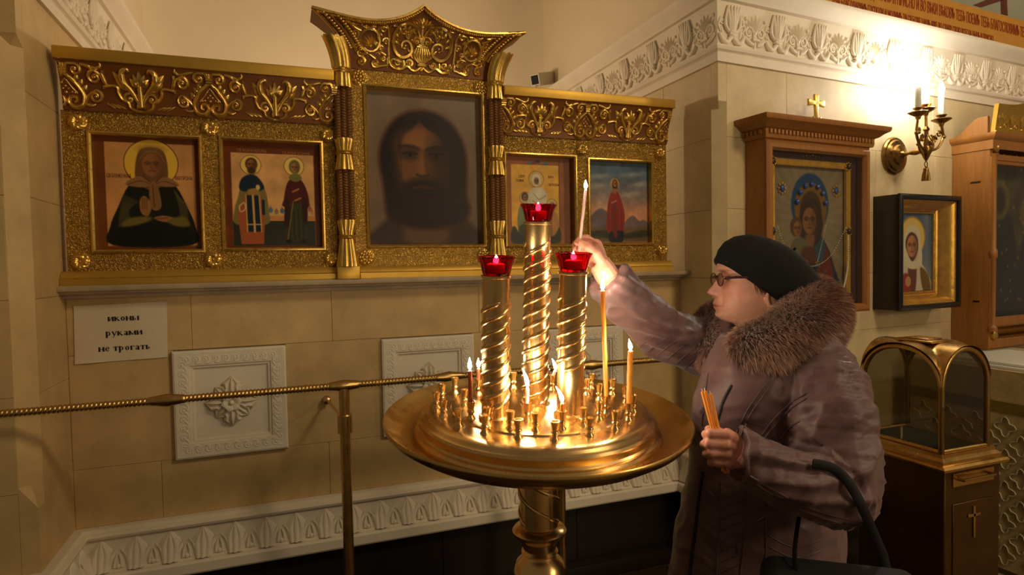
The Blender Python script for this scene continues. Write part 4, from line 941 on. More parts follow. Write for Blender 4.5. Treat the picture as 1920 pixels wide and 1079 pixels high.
for (bx, by, tx, ty, r0, r1, nm) in ((1003, 757, 998, 418, 455, 752, 'c'), (928, 782, 927, 515, 562, 762, 'l'), (1068, 778, 1062, 508, 552, 690, 'r')):
    l = on_tray(bx, by, .027); h = (by-ty)/FPX*(FWD.dot(TM @ l-CAM)); R_ = .0275
    q = MB(); q.lathe([(0, .022), (R_+.006, .022), (R_+.006, .030), (R_, .033), (R_, h+.021), (R_+.003, h+.023), (R_+.003, h+.027), (0, h+.027)], 40, (l.x, l.y, 0)); cl = tpart(q, 'spiral_column', BRASS, ang=30)
    z0 = .027+(by-r1)/(by-ty)*h; z1 = .027+(by-r0)/(by-ty)*h
    for s in range(3):
        n = int((z1-z0)/.003); q = MB()
        ang0 = s*2*pi/3
        q.tube([(l.x+(R_-.0022)*math.cos(ang0+2*pi*(z/.078)), l.y+(R_-.0022)*math.sin(ang0+2*pi*(z/.078)), z) for z in [lerp(z0, z1, i/n) for i in range(n+1)]], [.0025]+[.0058]*(n-1)+[.0025], 10)
        tpart(q, 'spiral_ridge', BRASS, cl)
    COLS.append(TM @ Vector((l.x, l.y, h+.027)))
# stem under the tray
q = MB(); q.lathe([(0, 1.088), (.066, 1.088), (.062, 1.076), (.050, 1.064), (.048, 1.055), (.0425, 1.050), (.0425, .905), (.055, .900), (.060, .893), (.056, .884), (.046, .878), (.040, .868), (.036, .852), (.041, .846), (.036, .840), (.040, .834), (.052, .822), (.060, .795), (.058, .765), (.044, .735), (.036, .70), (.034, .45), (.045, .44), (.05, .42), (.04, .40), (.036, .2), (.05, .14), (.12, .08), (.17, .03), (.175, .0), (0, 0)][::-1], 48)
stem = q.build('stem', BRASS, stand, local=True, ang=40)
for s in range(3):
    q = MB(); q.tube([(.0425*math.cos(s*2*pi/3-2*pi*z/.15), .0425*math.sin(s*2*pi/3-2*pi*z/.15), z) for z in [lerp(.915, 1.045, i/40) for i in range(41)]], [.001]+[.0042]*39+[.001], 8); q.build('spiral_ridge', BRASS, stem, local=True)

# ------------------------------------------------------------------ candles and flames
WAX = {}
def wax(name, col, em=0): return mat(name, col, .45, sss=.35, emit=col if em else None, es=em)
WAX_Y = wax('honey_wax', (226, 150, 52)); WAX_R = wax('brown_wax', (176, 92, 52)); WAX_P = wax('pale_wax', (222, 190, 180))
WICK = mat('wick', (30, 22, 18), .9)
FLAME = bpy.data.materials.new('flame'); FLAME.use_nodes = True; nt = FLAME.node_tree; nt.nodes.clear()
_o = nt.nodes.new('ShaderNodeOutputMaterial'); _e = nt.nodes.new('ShaderNodeEmission'); _e.inputs[0].default_value = (1.0, .84, .60, 1); _e.inputs[1].default_value = 490; nt.links.new(_e.outputs[0], _o.inputs[0])
def flame(parent, base, h, lean=(0, 0), w_=.0042):
    q = MB(); rs = []
    for t, r_ in ((0, .25), (.1, .7), (.25, 1), (.45, .92), (.65, .62), (.85, .28), (1, .04)):
        c = Vector(base)+Vector((lean[0]*t*t, lean[1]*t*t, h*t)); rs.append([c+Vector((r_*w_*math.cos(a), r_*w_*math.sin(a), 0)) for a in [2*pi*k/10 for k in range(10)]])
    q.rings(rs); return q.build('flame', FLAME, parent, ang=80)
def candle(foot, top, r_, matl, label, fl=.026, lean=(0, 0), name='lit_candle', grp='burning candles in the tray', lit=True, drip=0):
    foot, top = Vector(foot), Vector(top); t = thing(name, label, 'candle', foot, 0, grp); d = (top-foot).normalized()
    n = 10; q = MB(); q.tube([foot.lerp(top, i/n)+Vector((.0004*math.sin(i*2.1), 0, 0)) for i in range(n+1)]+[top+d*.0015], [r_]*(n+1)+[r_*.45], 12)
    for k in range(drip): q.ball(foot.lerp(top, .62+.09*k)+RIGHT*r_*.9, (.0022, .0022, .006), 6, 4)
    q.build('wax_body', matl, t)
    q = MB(); q.tube([top, top+d*.004, top+d*.007+Vector((lean[0]*.1, lean[1]*.1, 0))], [.0009, .0008, .0006], 6); q.build('wick', WICK, t)
    if lit: flame(t, top+d*.003, fl, lean)
    return t
def depth(p): return FWD.dot(p-CAM)
R2 = RIGHT.copy(); R2.z = 0
def std(i, top_px, r_, matl, label, fl=.026, lean=0, drip=0):
    f = HOLD[i]+TM.to_3x3() @ Vector((0, 0, .0285)); d = depth(f)
    candle(f, at(top_px[0], top_px[1], d), r_, matl, label, fl, (R2.x*lean, R2.y*lean), drip=drip)
std(16, (881, 696), .0044, WAX_R, 'short brown candle leaning left beside the left spiral column', .024)
std(28, (897, 692), .0040, WAX_R, 'small brown candle directly behind the left spiral column', .022)
std(27, (989, 729), .0040, WAX_P, 'stubby candle with tall flame before the centre spiral column', .038, -.010)
std(30, (1041, 696), .0040, WAX_P, 'slim pale candle behind, left of the right spiral column', .026, -.008)
std(20, (1054, 757), .0040, WAX_Y, 'very short candle stub with slanting flame at the tray front', .030, -.012)
std(23, (1130, 546), .0046, WAX_Y, 'tallest honey-coloured candle, standing before the raised sleeve', .024)
std(6, (1182, 659), .0054, WAX_Y, 'thick honey candle with wax drips at the right edge of the tray', .022, -.003, 3)

# ------------------------------------------------------------------ red glass lamps on the columns
RGLASS = mat('red_glass', (214, 6, 22), .04, trans=1.0, ior=1.3)
nt = RGLASS.node_tree
GWAX = wax('lamp_wax', (236, 190, 130))
for k, lab in enumerate(('red glass lamp on the tallest, centre spiral column', 'red glass lamp on the left spiral column', 'red glass lamp on the right spiral column next to the raised hand')):
    b0 = COLS[k]; Z = TM.to_3x3() @ Vector((0, 0, 1)); t = thing('red_lamp', lab, 'lamp', b0, 0, 'red glass lamps on the candle stand', rot=Matrix.Rotation(TILT, 4, 'X'))
    sc = lambda a, j: .035*math.cos(16*a) if j in (4, 5, 6) else .012*math.cos(16*a)
    q = MB(); q.lathe([(0, .0005), (.0255, .0005), (.0275, .004), (.0310, .024), (.0355, .033), (.0368, .036), (.0350, .0375), (.0322, .034), (.0290, .024), (.0255, .006), (0, .005)], 64, flute=lambda a, j: (.045*math.cos(16*a) if 3 <= j <= 7 else (.015*math.cos(16*a) if 0 < j < 9 else 0))); q.build('glass_cup', RGLASS, t, local=True, ang=60)
    q = MB(); q.lathe([(0, .0062), (.017, .0062), (.018, .022), (.016, .0235), (0, .0225)], 24); q.build('wax', GWAX, t, local=True)
    f = flame(t, b0+Z*.0235, .017, w_=.0050)
# ------------------------------------------------------------------ things on the right wall (local x along the wall, -y out of it)
def mat_glass(name, refl=.12, tint=(1, 1, 1)):
    m = bpy.data.materials.new(name); m.use_nodes = True; nt = m.node_tree; N = nt.nodes; N.clear()
    o = N.new('ShaderNodeOutputMaterial'); mx = N.new('ShaderNodeMixShader'); t = N.new('ShaderNodeBsdfTransparent'); g = N.new('ShaderNodeBsdfGlossy'); f = N.new('ShaderNodeMapRange'); lw = N.new('ShaderNodeLayerWeight')
    t.inputs[0].default_value = (*tint, 1); g.inputs['Roughness'].default_value = .02; lw.inputs[0].default_value = .5; pw = N.new('ShaderNodeMath'); pw.operation = 'POWER'; pw.inputs[1].default_value = 5; f.inputs[3].default_value = .035; f.inputs[4].default_value = 1; nt.links.new(lw.outputs['Facing'], pw.inputs[0]); nt.links.new(pw.outputs[0], f.inputs[0])
    nt.links.new(f.outputs[0], mx.inputs[0]); nt.links.new(t.outputs[0], mx.inputs[1]); nt.links.new(g.outputs[0], mx.inputs[2]); nt.links.new(mx.outputs[0], o.inputs[0]); return m
GLASS = mat_glass('clear_glass')
WOOD = mat('warm_oak', (150, 98, 42), .42, var=.16, vs=5, bump=.1, bs=14, stretch=(14, 14, 1.2), coat=.15)
WOOD_D = mat('dark_walnut', (70, 42, 26), .45, var=.2, vs=5, stretch=(10, 10, 1.5))
BLACKW = mat('black_lacquer', (16, 13, 11), .28, coat=.4)
RIZA = mat('hammered_gold', (206, 162, 58), .36, .75, var=.25, vs=14, bump=.35, bs=26, dist=.006)
def wthing(name, label, cat, s, z, group=None): return thing(name, label, cat, WO+WT*s+Vector((0, 0, z)), WA, group)
def arch_frame(mb, x0, x1, z0, z1, w_, y0, y1):
    mb.bb(x0, x0+w_, y0, y1, z0, z1); mb.bb(x1-w_, x1, y0, y1, z0, z1); mb.bb(x0+w_, x1-w_, y0, y1, z0, z0+w_); mb.bb(x0+w_, x1-w_, y0, y1, z1-w_, z1)
# oak icon case with cross
k1 = wthing('icon_case', 'oak glazed icon case with a small gold cross on its cornice', 'icon case', .52, 1.215)
W2, HT, DP = .356, .815, .120
q = MB(); q.bb(-W2, -W2+.022, -DP, -.001, 0, HT); q.bb(W2-.022, W2, -DP, -.001, 0, HT); q.bb(-W2+.022, W2-.022, -DP, -.001, 0, .022); q.bb(-W2+.022, W2-.022, -DP, -.001, HT-.03, HT); q.bb(-W2+.022, W2-.022, -.012, -.001, .022, HT-.03); q.build('body', WOOD, k1, local=True, smooth=False)
q = MB(); q.sweep([(0, .004), (.012, .012), (.030, .012), (.036, .004), (.040, -.01), (0, -.01)], [(-W2, 0), (W2, 0), (W2, HT-.01), (-W2, HT-.01)], closed=True); q.v = [(x, -DP-c, z) for x, z, c in q.v]; q.build('front_frame', WOOD, k1, local=True, ang=30)
q = MB(); arch_frame(q, -W2+.04, W2-.04, .04, HT-.045, .030, -.075, -.060); q.build('inner_mount', WOOD_D, k1, local=True, smooth=False)
q = MB(); q.bb(-W2+.038, W2-.038, -DP+.004, -DP+.007, .036, HT-.042); q.build('glass_pane', GLASS, k1, local=True, smooth=False)
def cornice_prof(y0): return [(.0, 0), (.012, 0), (.016, .012), (.016, .04), (.030, .046), (.048, .062), (.066, .072), (.070, .082), (.070, .094), (0, .094)]
q = MB(); rs = []
pr = cornice_prof(0); path = [(-W2, .001), (-W2, -DP), (W2, -DP), (W2, .001)]
q.sweep([(-o_, HT+z) for o_, z in pr], path); q.bb(-W2, W2, -DP, -.001, HT+.001, HT+.093)
cn = q.build('cornice', WOOD, k1, local=True, ang=30)
dn = None
for k in range(30):
    q = MB(); q.box((0, 0, 0), (.014, .010, .018))
    if dn is None: dn = q.build('dentil', WOOD, cn, local=True, smooth=False); c = dn
    else: c = dup(dn, cn)
    c.matrix_basis = Matrix.Translation((-W2+.01+k*(2*W2-.02)/29, -DP-.020, HT+.028))
for k in range(5):
    c = dup(dn, cn); c.matrix_basis = Matrix.Translation((-W2-.020, -DP+.012+k*.024, HT+.028)) @ Matrix.Rotation(pi/2, 4, 'Z')
q = MB(); CZ = HT+.0945; fn = lambda x, z, d: (.035+x, -.07-d, CZ+z)
for (x0, z0, x1, z1, wa, wb) in ((0, .03, 0, .150, .008, .015), (-.056, .108, 0, .108, .017, .008), (0, .108, .056, .108, .008, .017)):
    dx, dz = x1-x0, z1-z0; L_ = math.hypot(dx, dz); nx, nz = -dz/L_, dx/L_
    q.prism([(x0+nx*wa, z0+nz*wa), (x0-nx*wa, z0-nz*wa), (x1-nx*wb, z1-nz*wb), (x1+nx*wb, z1+nz*wb)], fn, -.006, .006)
q.build('cross', GOLD, k1, local=True, bevel=.002)
rr = Relief(lambda x, z, h: (.035+x, -.076-h, CZ+z))
for s in (-1, 1):
    rr.leaf(0, .002, pi/2-s*.6, .05, .022, .01); rr.leaf(s*.01, .002, pi/2-s*1.1, .045, .02, .01); rr.volute(s*.026, .014, .011, 1.3, pi/2, -s, .004)
rr.box((.035, -.07, CZ+.007), (.07, .03, .014)); rr.build('cross_foot', GOLD, k1, local=True)
# gold cover frame, painted icon, strings of beads
q = MB(); FW, FH = .284, .345; zc = .40
q.sweep([(0, 0), (.002, .012), (.030, .008), (.036, .012), (.038, 0)], [(-FW, zc-FH), (FW, zc-FH), (FW, zc+FH), (-FW, zc+FH)], closed=True); q.v = [(x, -.062-c, z) for x, z, c in q.v]; rf = q.build('gold_frame', RIZA, k1, local=True, ang=30)
JEW = mat('blue_stones', (30, 70, 150), .15, coat=.5); JEWD = mat('dark_stones', (50, 26, 30), .2)
for x, z in ((-FW+.022, zc+FH-.022), (FW-.022, zc+FH-.022), (-FW+.022, zc-FH+.022), (FW-.022, zc-FH+.022), (FW-.02, zc), (-FW+.02, zc)):
    q = MB(); q.ball((x, -.078, z), (.015, .010, .015), 14, 8); q.build('gem', JEWD, rf, local=True)
    q = MB()
    for a in range(8): q.ball((x+.020*math.cos(a*pi/4), -.074, z+.020*math.sin(a*pi/4)), (.006, .005, .006), 6, 4)
    q.build('gem_setting', RIZA, rf, local=True)
p = Paint(2*(FW-.034), 2*(FH-.034), (150, 132, 96), 150); a = p.a; CASE_SHADE = .72
an = np.arctan2(p.Y-.50, p.X-.5); p.mix(.5+.5*np.sin(an*28), (176, 160, 126), .5); p.noise(.15, 6, 9); p.ell(.5, .45, .5, .5, (186, 168, 128), .3, 0, .4)
p.ell(.52, .36, .26, .30, (30, 84, 130), .02); p.ell(.53, .40, .225, .255, (150, 112, 46), .012); p.ell(.53, .43, .15, .20, (90, 58, 24), .02)
p.poly([(.20, a), (.24, .98), (.34, .78), (.44, .66), (.60, .64), (.74, .74), (.86, .96), (.92, a)], (30, 50, 76), .02); p.poly([(.60, .72), (.74, .76), (.84, .98), (.86, a), (.64, a), (.62, .95)], (126, 44, 24), .02); p.poly([(.56, .66), (.72, .70), (.70, .92), (.58, .96)], (60, 92, 110), .03)
p.poly([(.36, .62), (.40, .40), (.52, .30), (.64, .36), (.70, .54), (.66, .70), (.54, .78), (.44, .74)], (70, 48, 22), .02); p.face(.51, .52, .13, (166, 118, 64), (70, 40, 18)); p.poly([(.46, .66), (.58, .66), (.56, .78), (.48, .78)], (150, 104, 56), .03)
p.ell(.33, .58, .085, .095, (110, 74, 32), .01); p.face(.345, .60, .075, (170, 122, 66), (76, 44, 20)); p.poly([(.22, .90), (.28, .72), (.40, .68), (.52, .76), (.50, .92), (.34, .98)], (126, 120, 84), .02); p.poly([(.40, .80), (.56, .78), (.60, .92), (.44, .98)], (110, 60, 30), .03)
p.C *= CASE_SHADE; m_ = k1.matrix_world @ Matrix.Translation((0, -.056, zc))  # shade of the case interior multiplied into the icon's colours
tag(p.mesh('painted_icon', PAINT_V, m_), 'icon of a mother holding a child under a blue-edged halo, inside the oak case', 'icon', None)
for k in range(7):
    t_ = pi*(.08+.84*k/6); q = MB(); x, z = .53-.5+.205*math.cos(t_), a/2-.40+.235*math.sin(t_); q.ball((x*p.w, -.064, zc+z*p.w), (.013, .008, .013), 12, 7); q.build('blue_gem', JEW, rf, local=True)
for x, z in ((.13, .22), (.88, .22)):
    q = MB(); q.ball(((x-.5)*p.w, -.062, zc+(a/2-z)*p.w), (.013, .007, .016), 10, 6); q.build('blue_gem', JEW, rf, local=True); q = MB()
    for j in range(8): q.ball(((x-.5)*p.w+.022*math.cos(j*pi/4), -.060, zc+(a/2-z)*p.w+.024*math.sin(j*pi/4)), .006, 6, 4)
    q.build('gem_setting', RIZA, rf, local=True)
PEARL = mat('pearl', (214, 204, 180), .25)
def beads(pts, r_, nm, m_=PEARL):
    P_ = cr(pts, 14); q = MB()
    for c in P_: q.ball(c, r_, 6, 4)
    o = q.build(nm, m_, k1, local=True); o['kind'] = 'stuff'; return o
beads([(-.24, -.082, zc+.02), (-.16, -.084, zc-.12), (-.02, -.086, zc-.17), (.12, -.084, zc-.12), (.235, -.082, zc+.02)], .0028, 'bead_string')
beads([(.25, -.082, zc-.02), (.246, -.084, zc-.16), (.225, -.084, zc-.25), (.20, -.084, zc-.31)], .0050, 'bead_string'); beads([(.09, -.082, zc+.03), (.05, -.084, zc-.08), (.02, -.086, zc-.16)], .0022, 'bead_string')
q = MB()
rg = random.Random(5)
for k in range(40): x, z = rg.gauss(0, .05), rg.gauss(0, .03); q.ball((x-.02, -.080-.01*rg.random(), zc-.22+z), .005+.004*rg.random(), 6, 4)
o = q.build('pendant_cluster', BRASS_D, k1, local=True); o['kind'] = 'stuff'
# ornament above the icon
rr = Relief(lambda x, z, h: (x, -.077-h, z))
for k in range(-3, 4): rr.ball2(k*.022, .765-.003*abs(k), .006 if k else .010)
rr.build('upper_ornament', BRASS_D, k1, local=True)

# black shadow box
k2 = wthing('shadow_box', 'deep black lacquered shadow box with gilded sloping interior, under the sconce', 'icon case', 1.345, 1.205)
W2, HT, DP = .265, .60, .135
q = MB(); q.bb(-W2, -W2+.016, -DP, -.001, 0, HT); q.bb(W2-.016, W2, -DP, -.001, 0, HT); q.bb(-W2+.016, W2-.016, -DP, -.001, 0, .016); q.bb(-W2+.016, W2-.016, -DP, -.001, HT-.016, HT); q.bb(-W2+.016, W2-.016, -.010, -.001, .016, HT-.016); q.build('body', BLACKW, k2, local=True, smooth=False)
q = MB(); q.sweep([(-.003, 0), (-.003, .010), (.004, .014), (.022, .014), (.026, .008), (.026, 0)], [(-W2, 0), (W2, 0), (W2, HT), (-W2, HT)], closed=True); q.v = [(x, -DP-c, z) for x, z, c in q.v]; q.build('front_frame', BLACKW, k2, local=True, ang=30)
q = MB(); q.sweep([(.022, .0), (.030, -.004), (.046, -.022), (.060, -.050), (.066, -.075), (.074, -.082), (.082, -.076), (.088, -.082), (.088, -.10), (.022, -.10)], [(-W2, 0), (W2, 0), (W2, HT), (-W2, HT)], closed=True); q.v = [(x, -DP-c, z) for x, z, c in q.v]; lin_ = q.build('gilded_lining', RIZA, k2, local=True, ang=25)
q = MB()
for k in range(64):
    for s in (-1, 1): q.ball((s*(W2-.030), -DP+.002, .03+k*(HT-.06)/63), .0032, 6, 4); 
for k in range(40):
    for s in (0, 1): q.ball((-W2+.084+k*(2*W2-.168)/39, -DP+.078, .084 if s == 0 else HT-.084), .004, 6, 4)
for k in range(50):
    for s in (-1, 1): q.ball((s*(W2-.084), -DP+.078, .084+k*(HT-.168)/49), .004, 6, 4)
o = q.build('bead_border', RIZA, lin_, local=True); o['kind'] = 'stuff'
q = MB(); q.bb(-W2+.022, W2-.022, -DP-.004, -DP-.002, .022, HT-.022); q.build('glass_pane', GLASS, k2, local=True, smooth=False)
p = Paint(2*(W2-.09), HT-.18, (64, 92, 128), 110); a = p.a; p.mix((p.Y-.5)/.6, (120, 124, 130)); p.noise(.1, 6, 3)
p.ell(.52, .36, .33, .33, (150, 120, 50), .01); p.ell(.52, .36, .30, .30, (206, 178, 96), .02); p.poly([(.05, a), (.14, .95), (.32, .74), (.52, .66), (.74, .76), (.92, .95), (.98, a)], (190, 180, 160), .02); p.poly([(.05, a), (.14, 1.0), (.40, .92), (.52, 1.1), (.5, a)], (140, 36, 22), .03); p.poly([(.42, .80), (.62, .80), (.60, a), (.48, a)], (96, 46, 34), .03); p.poly([(.72, .84), (.92, .95), (.98, a), (.80, a)], (96, 72, 36), .03)
p.poly([(.28, .74), (.30, .40), (.42, .20), (.56, .17), (.68, .24), (.74, .46), (.76, .78), (.52, .86)], (200, 190, 160), .02); p.poly([(.36, .52), (.38, .36), (.50, .28), (.64, .36), (.66, .56), (.52, .74)], (74, 44, 24), .02); p.face(.51, .50, .17, (176, 120, 76), (70, 38, 20)); p.line([(.14, .70), (.14, a-.1)], .035, (130, 60, 36)); p.line([(.05, .82), (.25, .82)], .03, (130, 60, 36)); p.ell(.42, 1.05, .07, .08, (180, 126, 80))
tag(p.mesh('painted_icon', PAINT_V, k2.matrix_world @ Matrix.Translation((0, -.040, HT/2))), 'icon of a white-veiled woman holding a cross, inside the black shadow box', 'icon', None)

# tall oak case at the right edge
k3 = wthing('tall_icon_case', 'tall oak icon case with gilded crest at the right edge', 'icon case', 2.26, .96)
W2, HT, DP = .48, 1.17, .195
q = MB(); q.bb(-W2, -W2+.03, -DP, -.001, 0, HT); q.bb(W2-.03, W2, -DP, -.001, 0, HT); q.bb(-W2+.03, W2-.03, -DP, -.001, 0, .05); q.bb(-W2+.03, W2-.03, -DP, -.001, HT-.05, HT); q.bb(-W2+.03, W2-.03, -.012, -.001, .05, HT-.05); q.build('body', WOOD, k3, local=True, bevel=.002, seg=1)
q = MB(); q.sweep([(0, .0), (.0, .010), (.010, .016), (.032, .016), (.036, .010), (.052, .008), (.056, 0)], [(-W2, .12), (W2, .12), (W2, HT-.09), (-W2, HT-.09)], closed=True); q.v = [(x, -DP-c, z) for x, z, c in q.v]; q.build('door_frame', WOOD, k3, local=True, ang=30)
for s in (-1, 1):
    q = MB(); q.lathe([(0, .10), (.022, .10), (.022, .12), (.014, .13), (.012, .14), (.0125, .50), (.018, .51), (.020, .53), (.018, .55), (.0125, .56), (.012, HT-.11), (.018, HT-.10), (.022, HT-.09), (0, HT-.09)], 16, (s*(W2-.012), -DP-.016, 0)); q.build('colonnette', WOOD, k3, local=True, ang=35)
q = MB(); q.sweep([(-o_, HT+z*.7) for o_, z in [(0, -.09), (.006, -.09), (.006, -.02), (.014, -.01), (.024, .004), (.028, .02), (.028, .034), (0, .034)]], [(-W2, .001), (-W2, -DP-.012), (W2, -DP-.012), (W2, .001)]); q.bb(-W2, W2, -DP-.012, -.001, HT+.0005, HT+.022); q.build('cornice', WOOD, k3, local=True, ang=30)
def gable(u, d):
    return .085*(.5-.5*math.cos(pi*min(u*1.25, 1)))+.012
q = MB()
pts = [(0, 0)]+[(u/14*(DP-.02), gable(u/14, 0)) for u in range(15)]+[(DP-.02, 0)]
for x in (-W2+.004, W2-.024):
    q = MB(); q.prism(pts, lambda yy, zz, d: (x+d, -.006-yy, HT+.0245+zz), 0, .02); q.build('gable_board', WOOD, k3, local=True, smooth=False)
rr = Relief(lambda x, z, h: (x, -DP-.014-.035*(z/.16)**1.5-h, HT+.025+z))
def crest3(u, v):
    x = (u-.5)*2*(W2-.02)*(1+.06*v**2); top = .15+.10*math.exp(-(x/.20)**2); z = v*top; return rr.fn(x, z, 0)
q = MB(); q.grid(crest3, 30, 8); q.grid(lambda u, v: tuple(Vector(crest3(u, v))+Vector((0, .022, 0))), 30, 8); q.grid(lambda u, v: tuple(Vector(crest3(u, 1))+Vector((0, .022*v, 0))), 30, 1)
for u in (0, 1): q.grid(lambda a_, v: tuple(Vector(crest3(u, v))+Vector((0, .022*a_, 0))), 1, 8)
ct = q.build('crest', GOLD_FLAT, k3, local=True, ang=40)
for k in range(9):
    x = -W2+.06+k*.105
    for j in range(-1, 2): rr.leaf(x, .03, pi/2-j*.5, .075, .022, .012)
    rr.volute(x+.05, .04, .02, 1.4, 0, 1, .005); rr.ball2(x, .03, .009)
rr.line([(-W2+.02, .008), (W2-.02, .008)], .006, .006, smooth=False); rr.build('crest_relief', GOLD, ct, local=True)
rr = Relief(lambda x, z, h: (x, -DP-.010-h, HT-.085+z))
for k in range(14): rr.volute(-W2+.09+k*.062, -.022, .018, 1.4, k*pi, 1 if k % 2 else -1, .0045); rr.leaf(-W2+.12+k*.062, -.03, pi/2, .03, .014, .008)
rr.build('door_ornament', GOLD, k3, local=True)
for z in (HT-.055, .075):
    for s in (-1, 1):
        q = MB(); q.lathe([(0, 0), (.026, 0), (.024, .010), (.012, .018), (0, .020)], 18, (s*(W2-.05), -DP-.001, z), Matrix.Rotation(pi/2, 3, 'X')); q.build('boss', GOLD, k3, local=True)
q = MB(); q.bb(-W2+.054, W2-.054, -DP-.004, -DP-.001, .174, HT-.146); q.build('glass_pane', GLASS, k3, local=True, smooth=False)
q = MB(); q.bb(-W2-.004, -W2-.0005, -.15, -.10, HT-.24, HT-.232); q.bb(-W2-.004, -W2-.0005, -.15, -.12, .26, .268); q.build('hinge', BLACKW, k3, local=True, smooth=False)
p = Paint(2*(W2-.05), HT-.22, (62, 54, 26), 120); a = p.a; p.noise(.5, 12, 6); p.poly([(.12, a), (.14, .5), (.22, .36), (.34, .34), (.46, .5), (.5, a)], (24, 26, 22), .03); p.ell(.28, .28, .12, .14, (92, 78, 34), .03); p.ell(.28, .29, .07, .09, (40, 30, 18), .03); p.ell(.68, .36, .14, .15, (92, 78, 34), .03); p.ell(.68, .38, .075, .09, (44, 32, 18), .03); p.poly([(.5, a), (.55, .6), (.68, .48), (.84, .6), (.9, a)], (28, 30, 22), .03); p.ell(.06, .3, .10, .2, (18, 20, 16), .05)
for k in range(60): p.ell(random.random(), random.random()*a, .012, .012, (120, 104, 50), .01, 0, .7)
tag(p.mesh('painted_icon', PAINT_V, k3.matrix_world @ Matrix.Translation((0, -.10, HT/2+.03))), 'dark indistinct icon behind the glass of the tall right-hand case', 'icon', None)

# brass sconce with three electric candles
sc = wthing('wall_sconce', 'ornate brass wall sconce with three lit electric candles', 'wall lamp', 1.245, 2.03)
RYm = Matrix.Rotation(pi/2, 3, 'X')
q = MB(); q.lathe([(0, .001), (.100, .001), (.101, .010), (.094, .018), (.084, .020), (.078, .028), (.066, .032), (.056, .034), (.050, .044), (.034, .050), (.020, .054), (.012, .066), (0, .068)], 40, (0, 0, 0), RYm); q.build('wall_plate', BRASS_D, sc, local=True, ang=30)
q = MB(); q.lathe([(.008, .05), (.011, .075), (.007, .085), (.014, .11), (.016, .125), (.009, .15), (.012, .16), (.008, .17)], 16, (0, 0, 0), RYm); q.build('arm', BRASS_D, sc, local=True)
BX, BY = -.035, -.195
q = MB(); q.lathe([(.004, -.06), (.012, -.045), (.022, -.02), (.030, .0), (.026, .012), (.012, .02), (.010, .09), (.016, .10), (.008, .115)], 20, (BX, BY, 0)); q.build('hub', BRASS_D, sc, local=True)
BULB = bpy.data.materials.new('bulb'); BULB.use_nodes = True; nt = BULB.node_tree; nt.nodes.clear(); _o = nt.nodes.new('ShaderNodeOutputMaterial'); _e = nt.nodes.new('ShaderNodeEmission'); _e.inputs[0].default_value = (1, .94, .84, 1); _e.inputs[1].default_value = 280; nt.links.new(_e.outputs[0], _o.inputs[0])
SLEEVE = mat('candle_sleeve', (206, 204, 186), .5)
for k, (ang, rad, zc_) in enumerate(((pi*1.08, .105, .165), (pi*.22, .050, .205), (-.10, .112, .150))):
    x, y = BX+rad*math.cos(ang), BY+rad*math.sin(ang)*.8
    q = MB()
    q.tube(cr([(BX+.010*math.cos(ang), BY+.01*math.sin(ang), -.01), (BX+rad*.75*math.cos(ang), BY+rad*.6*math.sin(ang), .012), (x*1.0+(x-BX)*.12, y, .07), (x, y, zc_-.02)], 6), [.007]*18+[.006], 8)
    for tt, r_ in ((.35, .022), (.7, .018)):
        c_ = Vector((lerp(BX, x, tt+.15), lerp(BY, y, tt+.15), .02+.09*tt)); d_ = Vector((math.cos(ang), math.sin(ang), 0))
        q.tube([c_+d_*(r_*(1-.75*i/22)*math.cos(i*.42))+Vector((0, 0, r_*(1-.75*i/22)*math.sin(i*.42))) for i in range(23)], .0042, 6)
    q.ball((x+.018*math.cos(ang), y+.018*math.sin(ang), .07), .011, 10, 6); am = q.build('scroll_branch', BRASS_D, sc, local=True)
    q = MB(); q.lathe([(0, zc_-.028), (.010, zc_-.026), (.014, zc_-.012), (.034, zc_), (.047, zc_+.008), (.044, zc_+.010), (.014, zc_+.006), (.012, zc_+.016), (.022, zc_+.026), (.026, zc_+.030), (.012, zc_+.030), (0, zc_+.030)], 28, (x, y, 0), flute=lambda a_, j: .05*math.cos(8*a_) if 3 <= j <= 5 else 0); q.build('drip_pan', BRASS_D, am, local=True, ang=40)
    q = MB(); q.lathe([(0, zc_+.0305), (.0145, zc_+.0305), (.0145, zc_+.135), (.012, zc_+.138), (0, zc_+.138)], 18, (x, y, 0)); q.build('candle_sleeve', SLEEVE, am, local=True, ang=40)
    q = MB(); q.lathe([(0, zc_+.1385), (.008, zc_+.139), (.0135, zc_+.155), (.014, zc_+.168), (.008, zc_+.19), (.001, zc_+.205)], 14, (x, y, 0)); q.build('bulb', BULB, am, local=True)
q = MB()
for k in range(6):
    a_ = k*pi/3; q.tube([(BX+(.02+.016*math.sin(t*pi))*math.cos(a_+t), BY+(.02+.016*math.sin(t*pi))*math.sin(a_+t), -.02+.09*t) for t in [i/8 for i in range(9)]], .0038, 6); q.ball((BX+.034*math.cos(a_), BY+.034*math.sin(a_), .03+.03*(k % 2)), .010, 8, 6)
q.build('openwork', BRASS_D, sc, local=True)
q = MB(); q.tube([(BX+.012*math.sin(t*2*pi), BY, -.076+.014*math.cos(t*2*pi)) for t in [i/14 for i in range(15)]], .0022, 6); q.lathe([(0, -.16), (.019, -.16), (.016, -.125), (.012, -.108), (.013, -.100), (.008, -.092), (.003, -.088)], 24, (BX, BY, 0), flute=lambda a_, j: .08*math.cos(12*a_) if j in (1, 2) else 0); q.build('tassel', BRASS_D, sc, local=True)

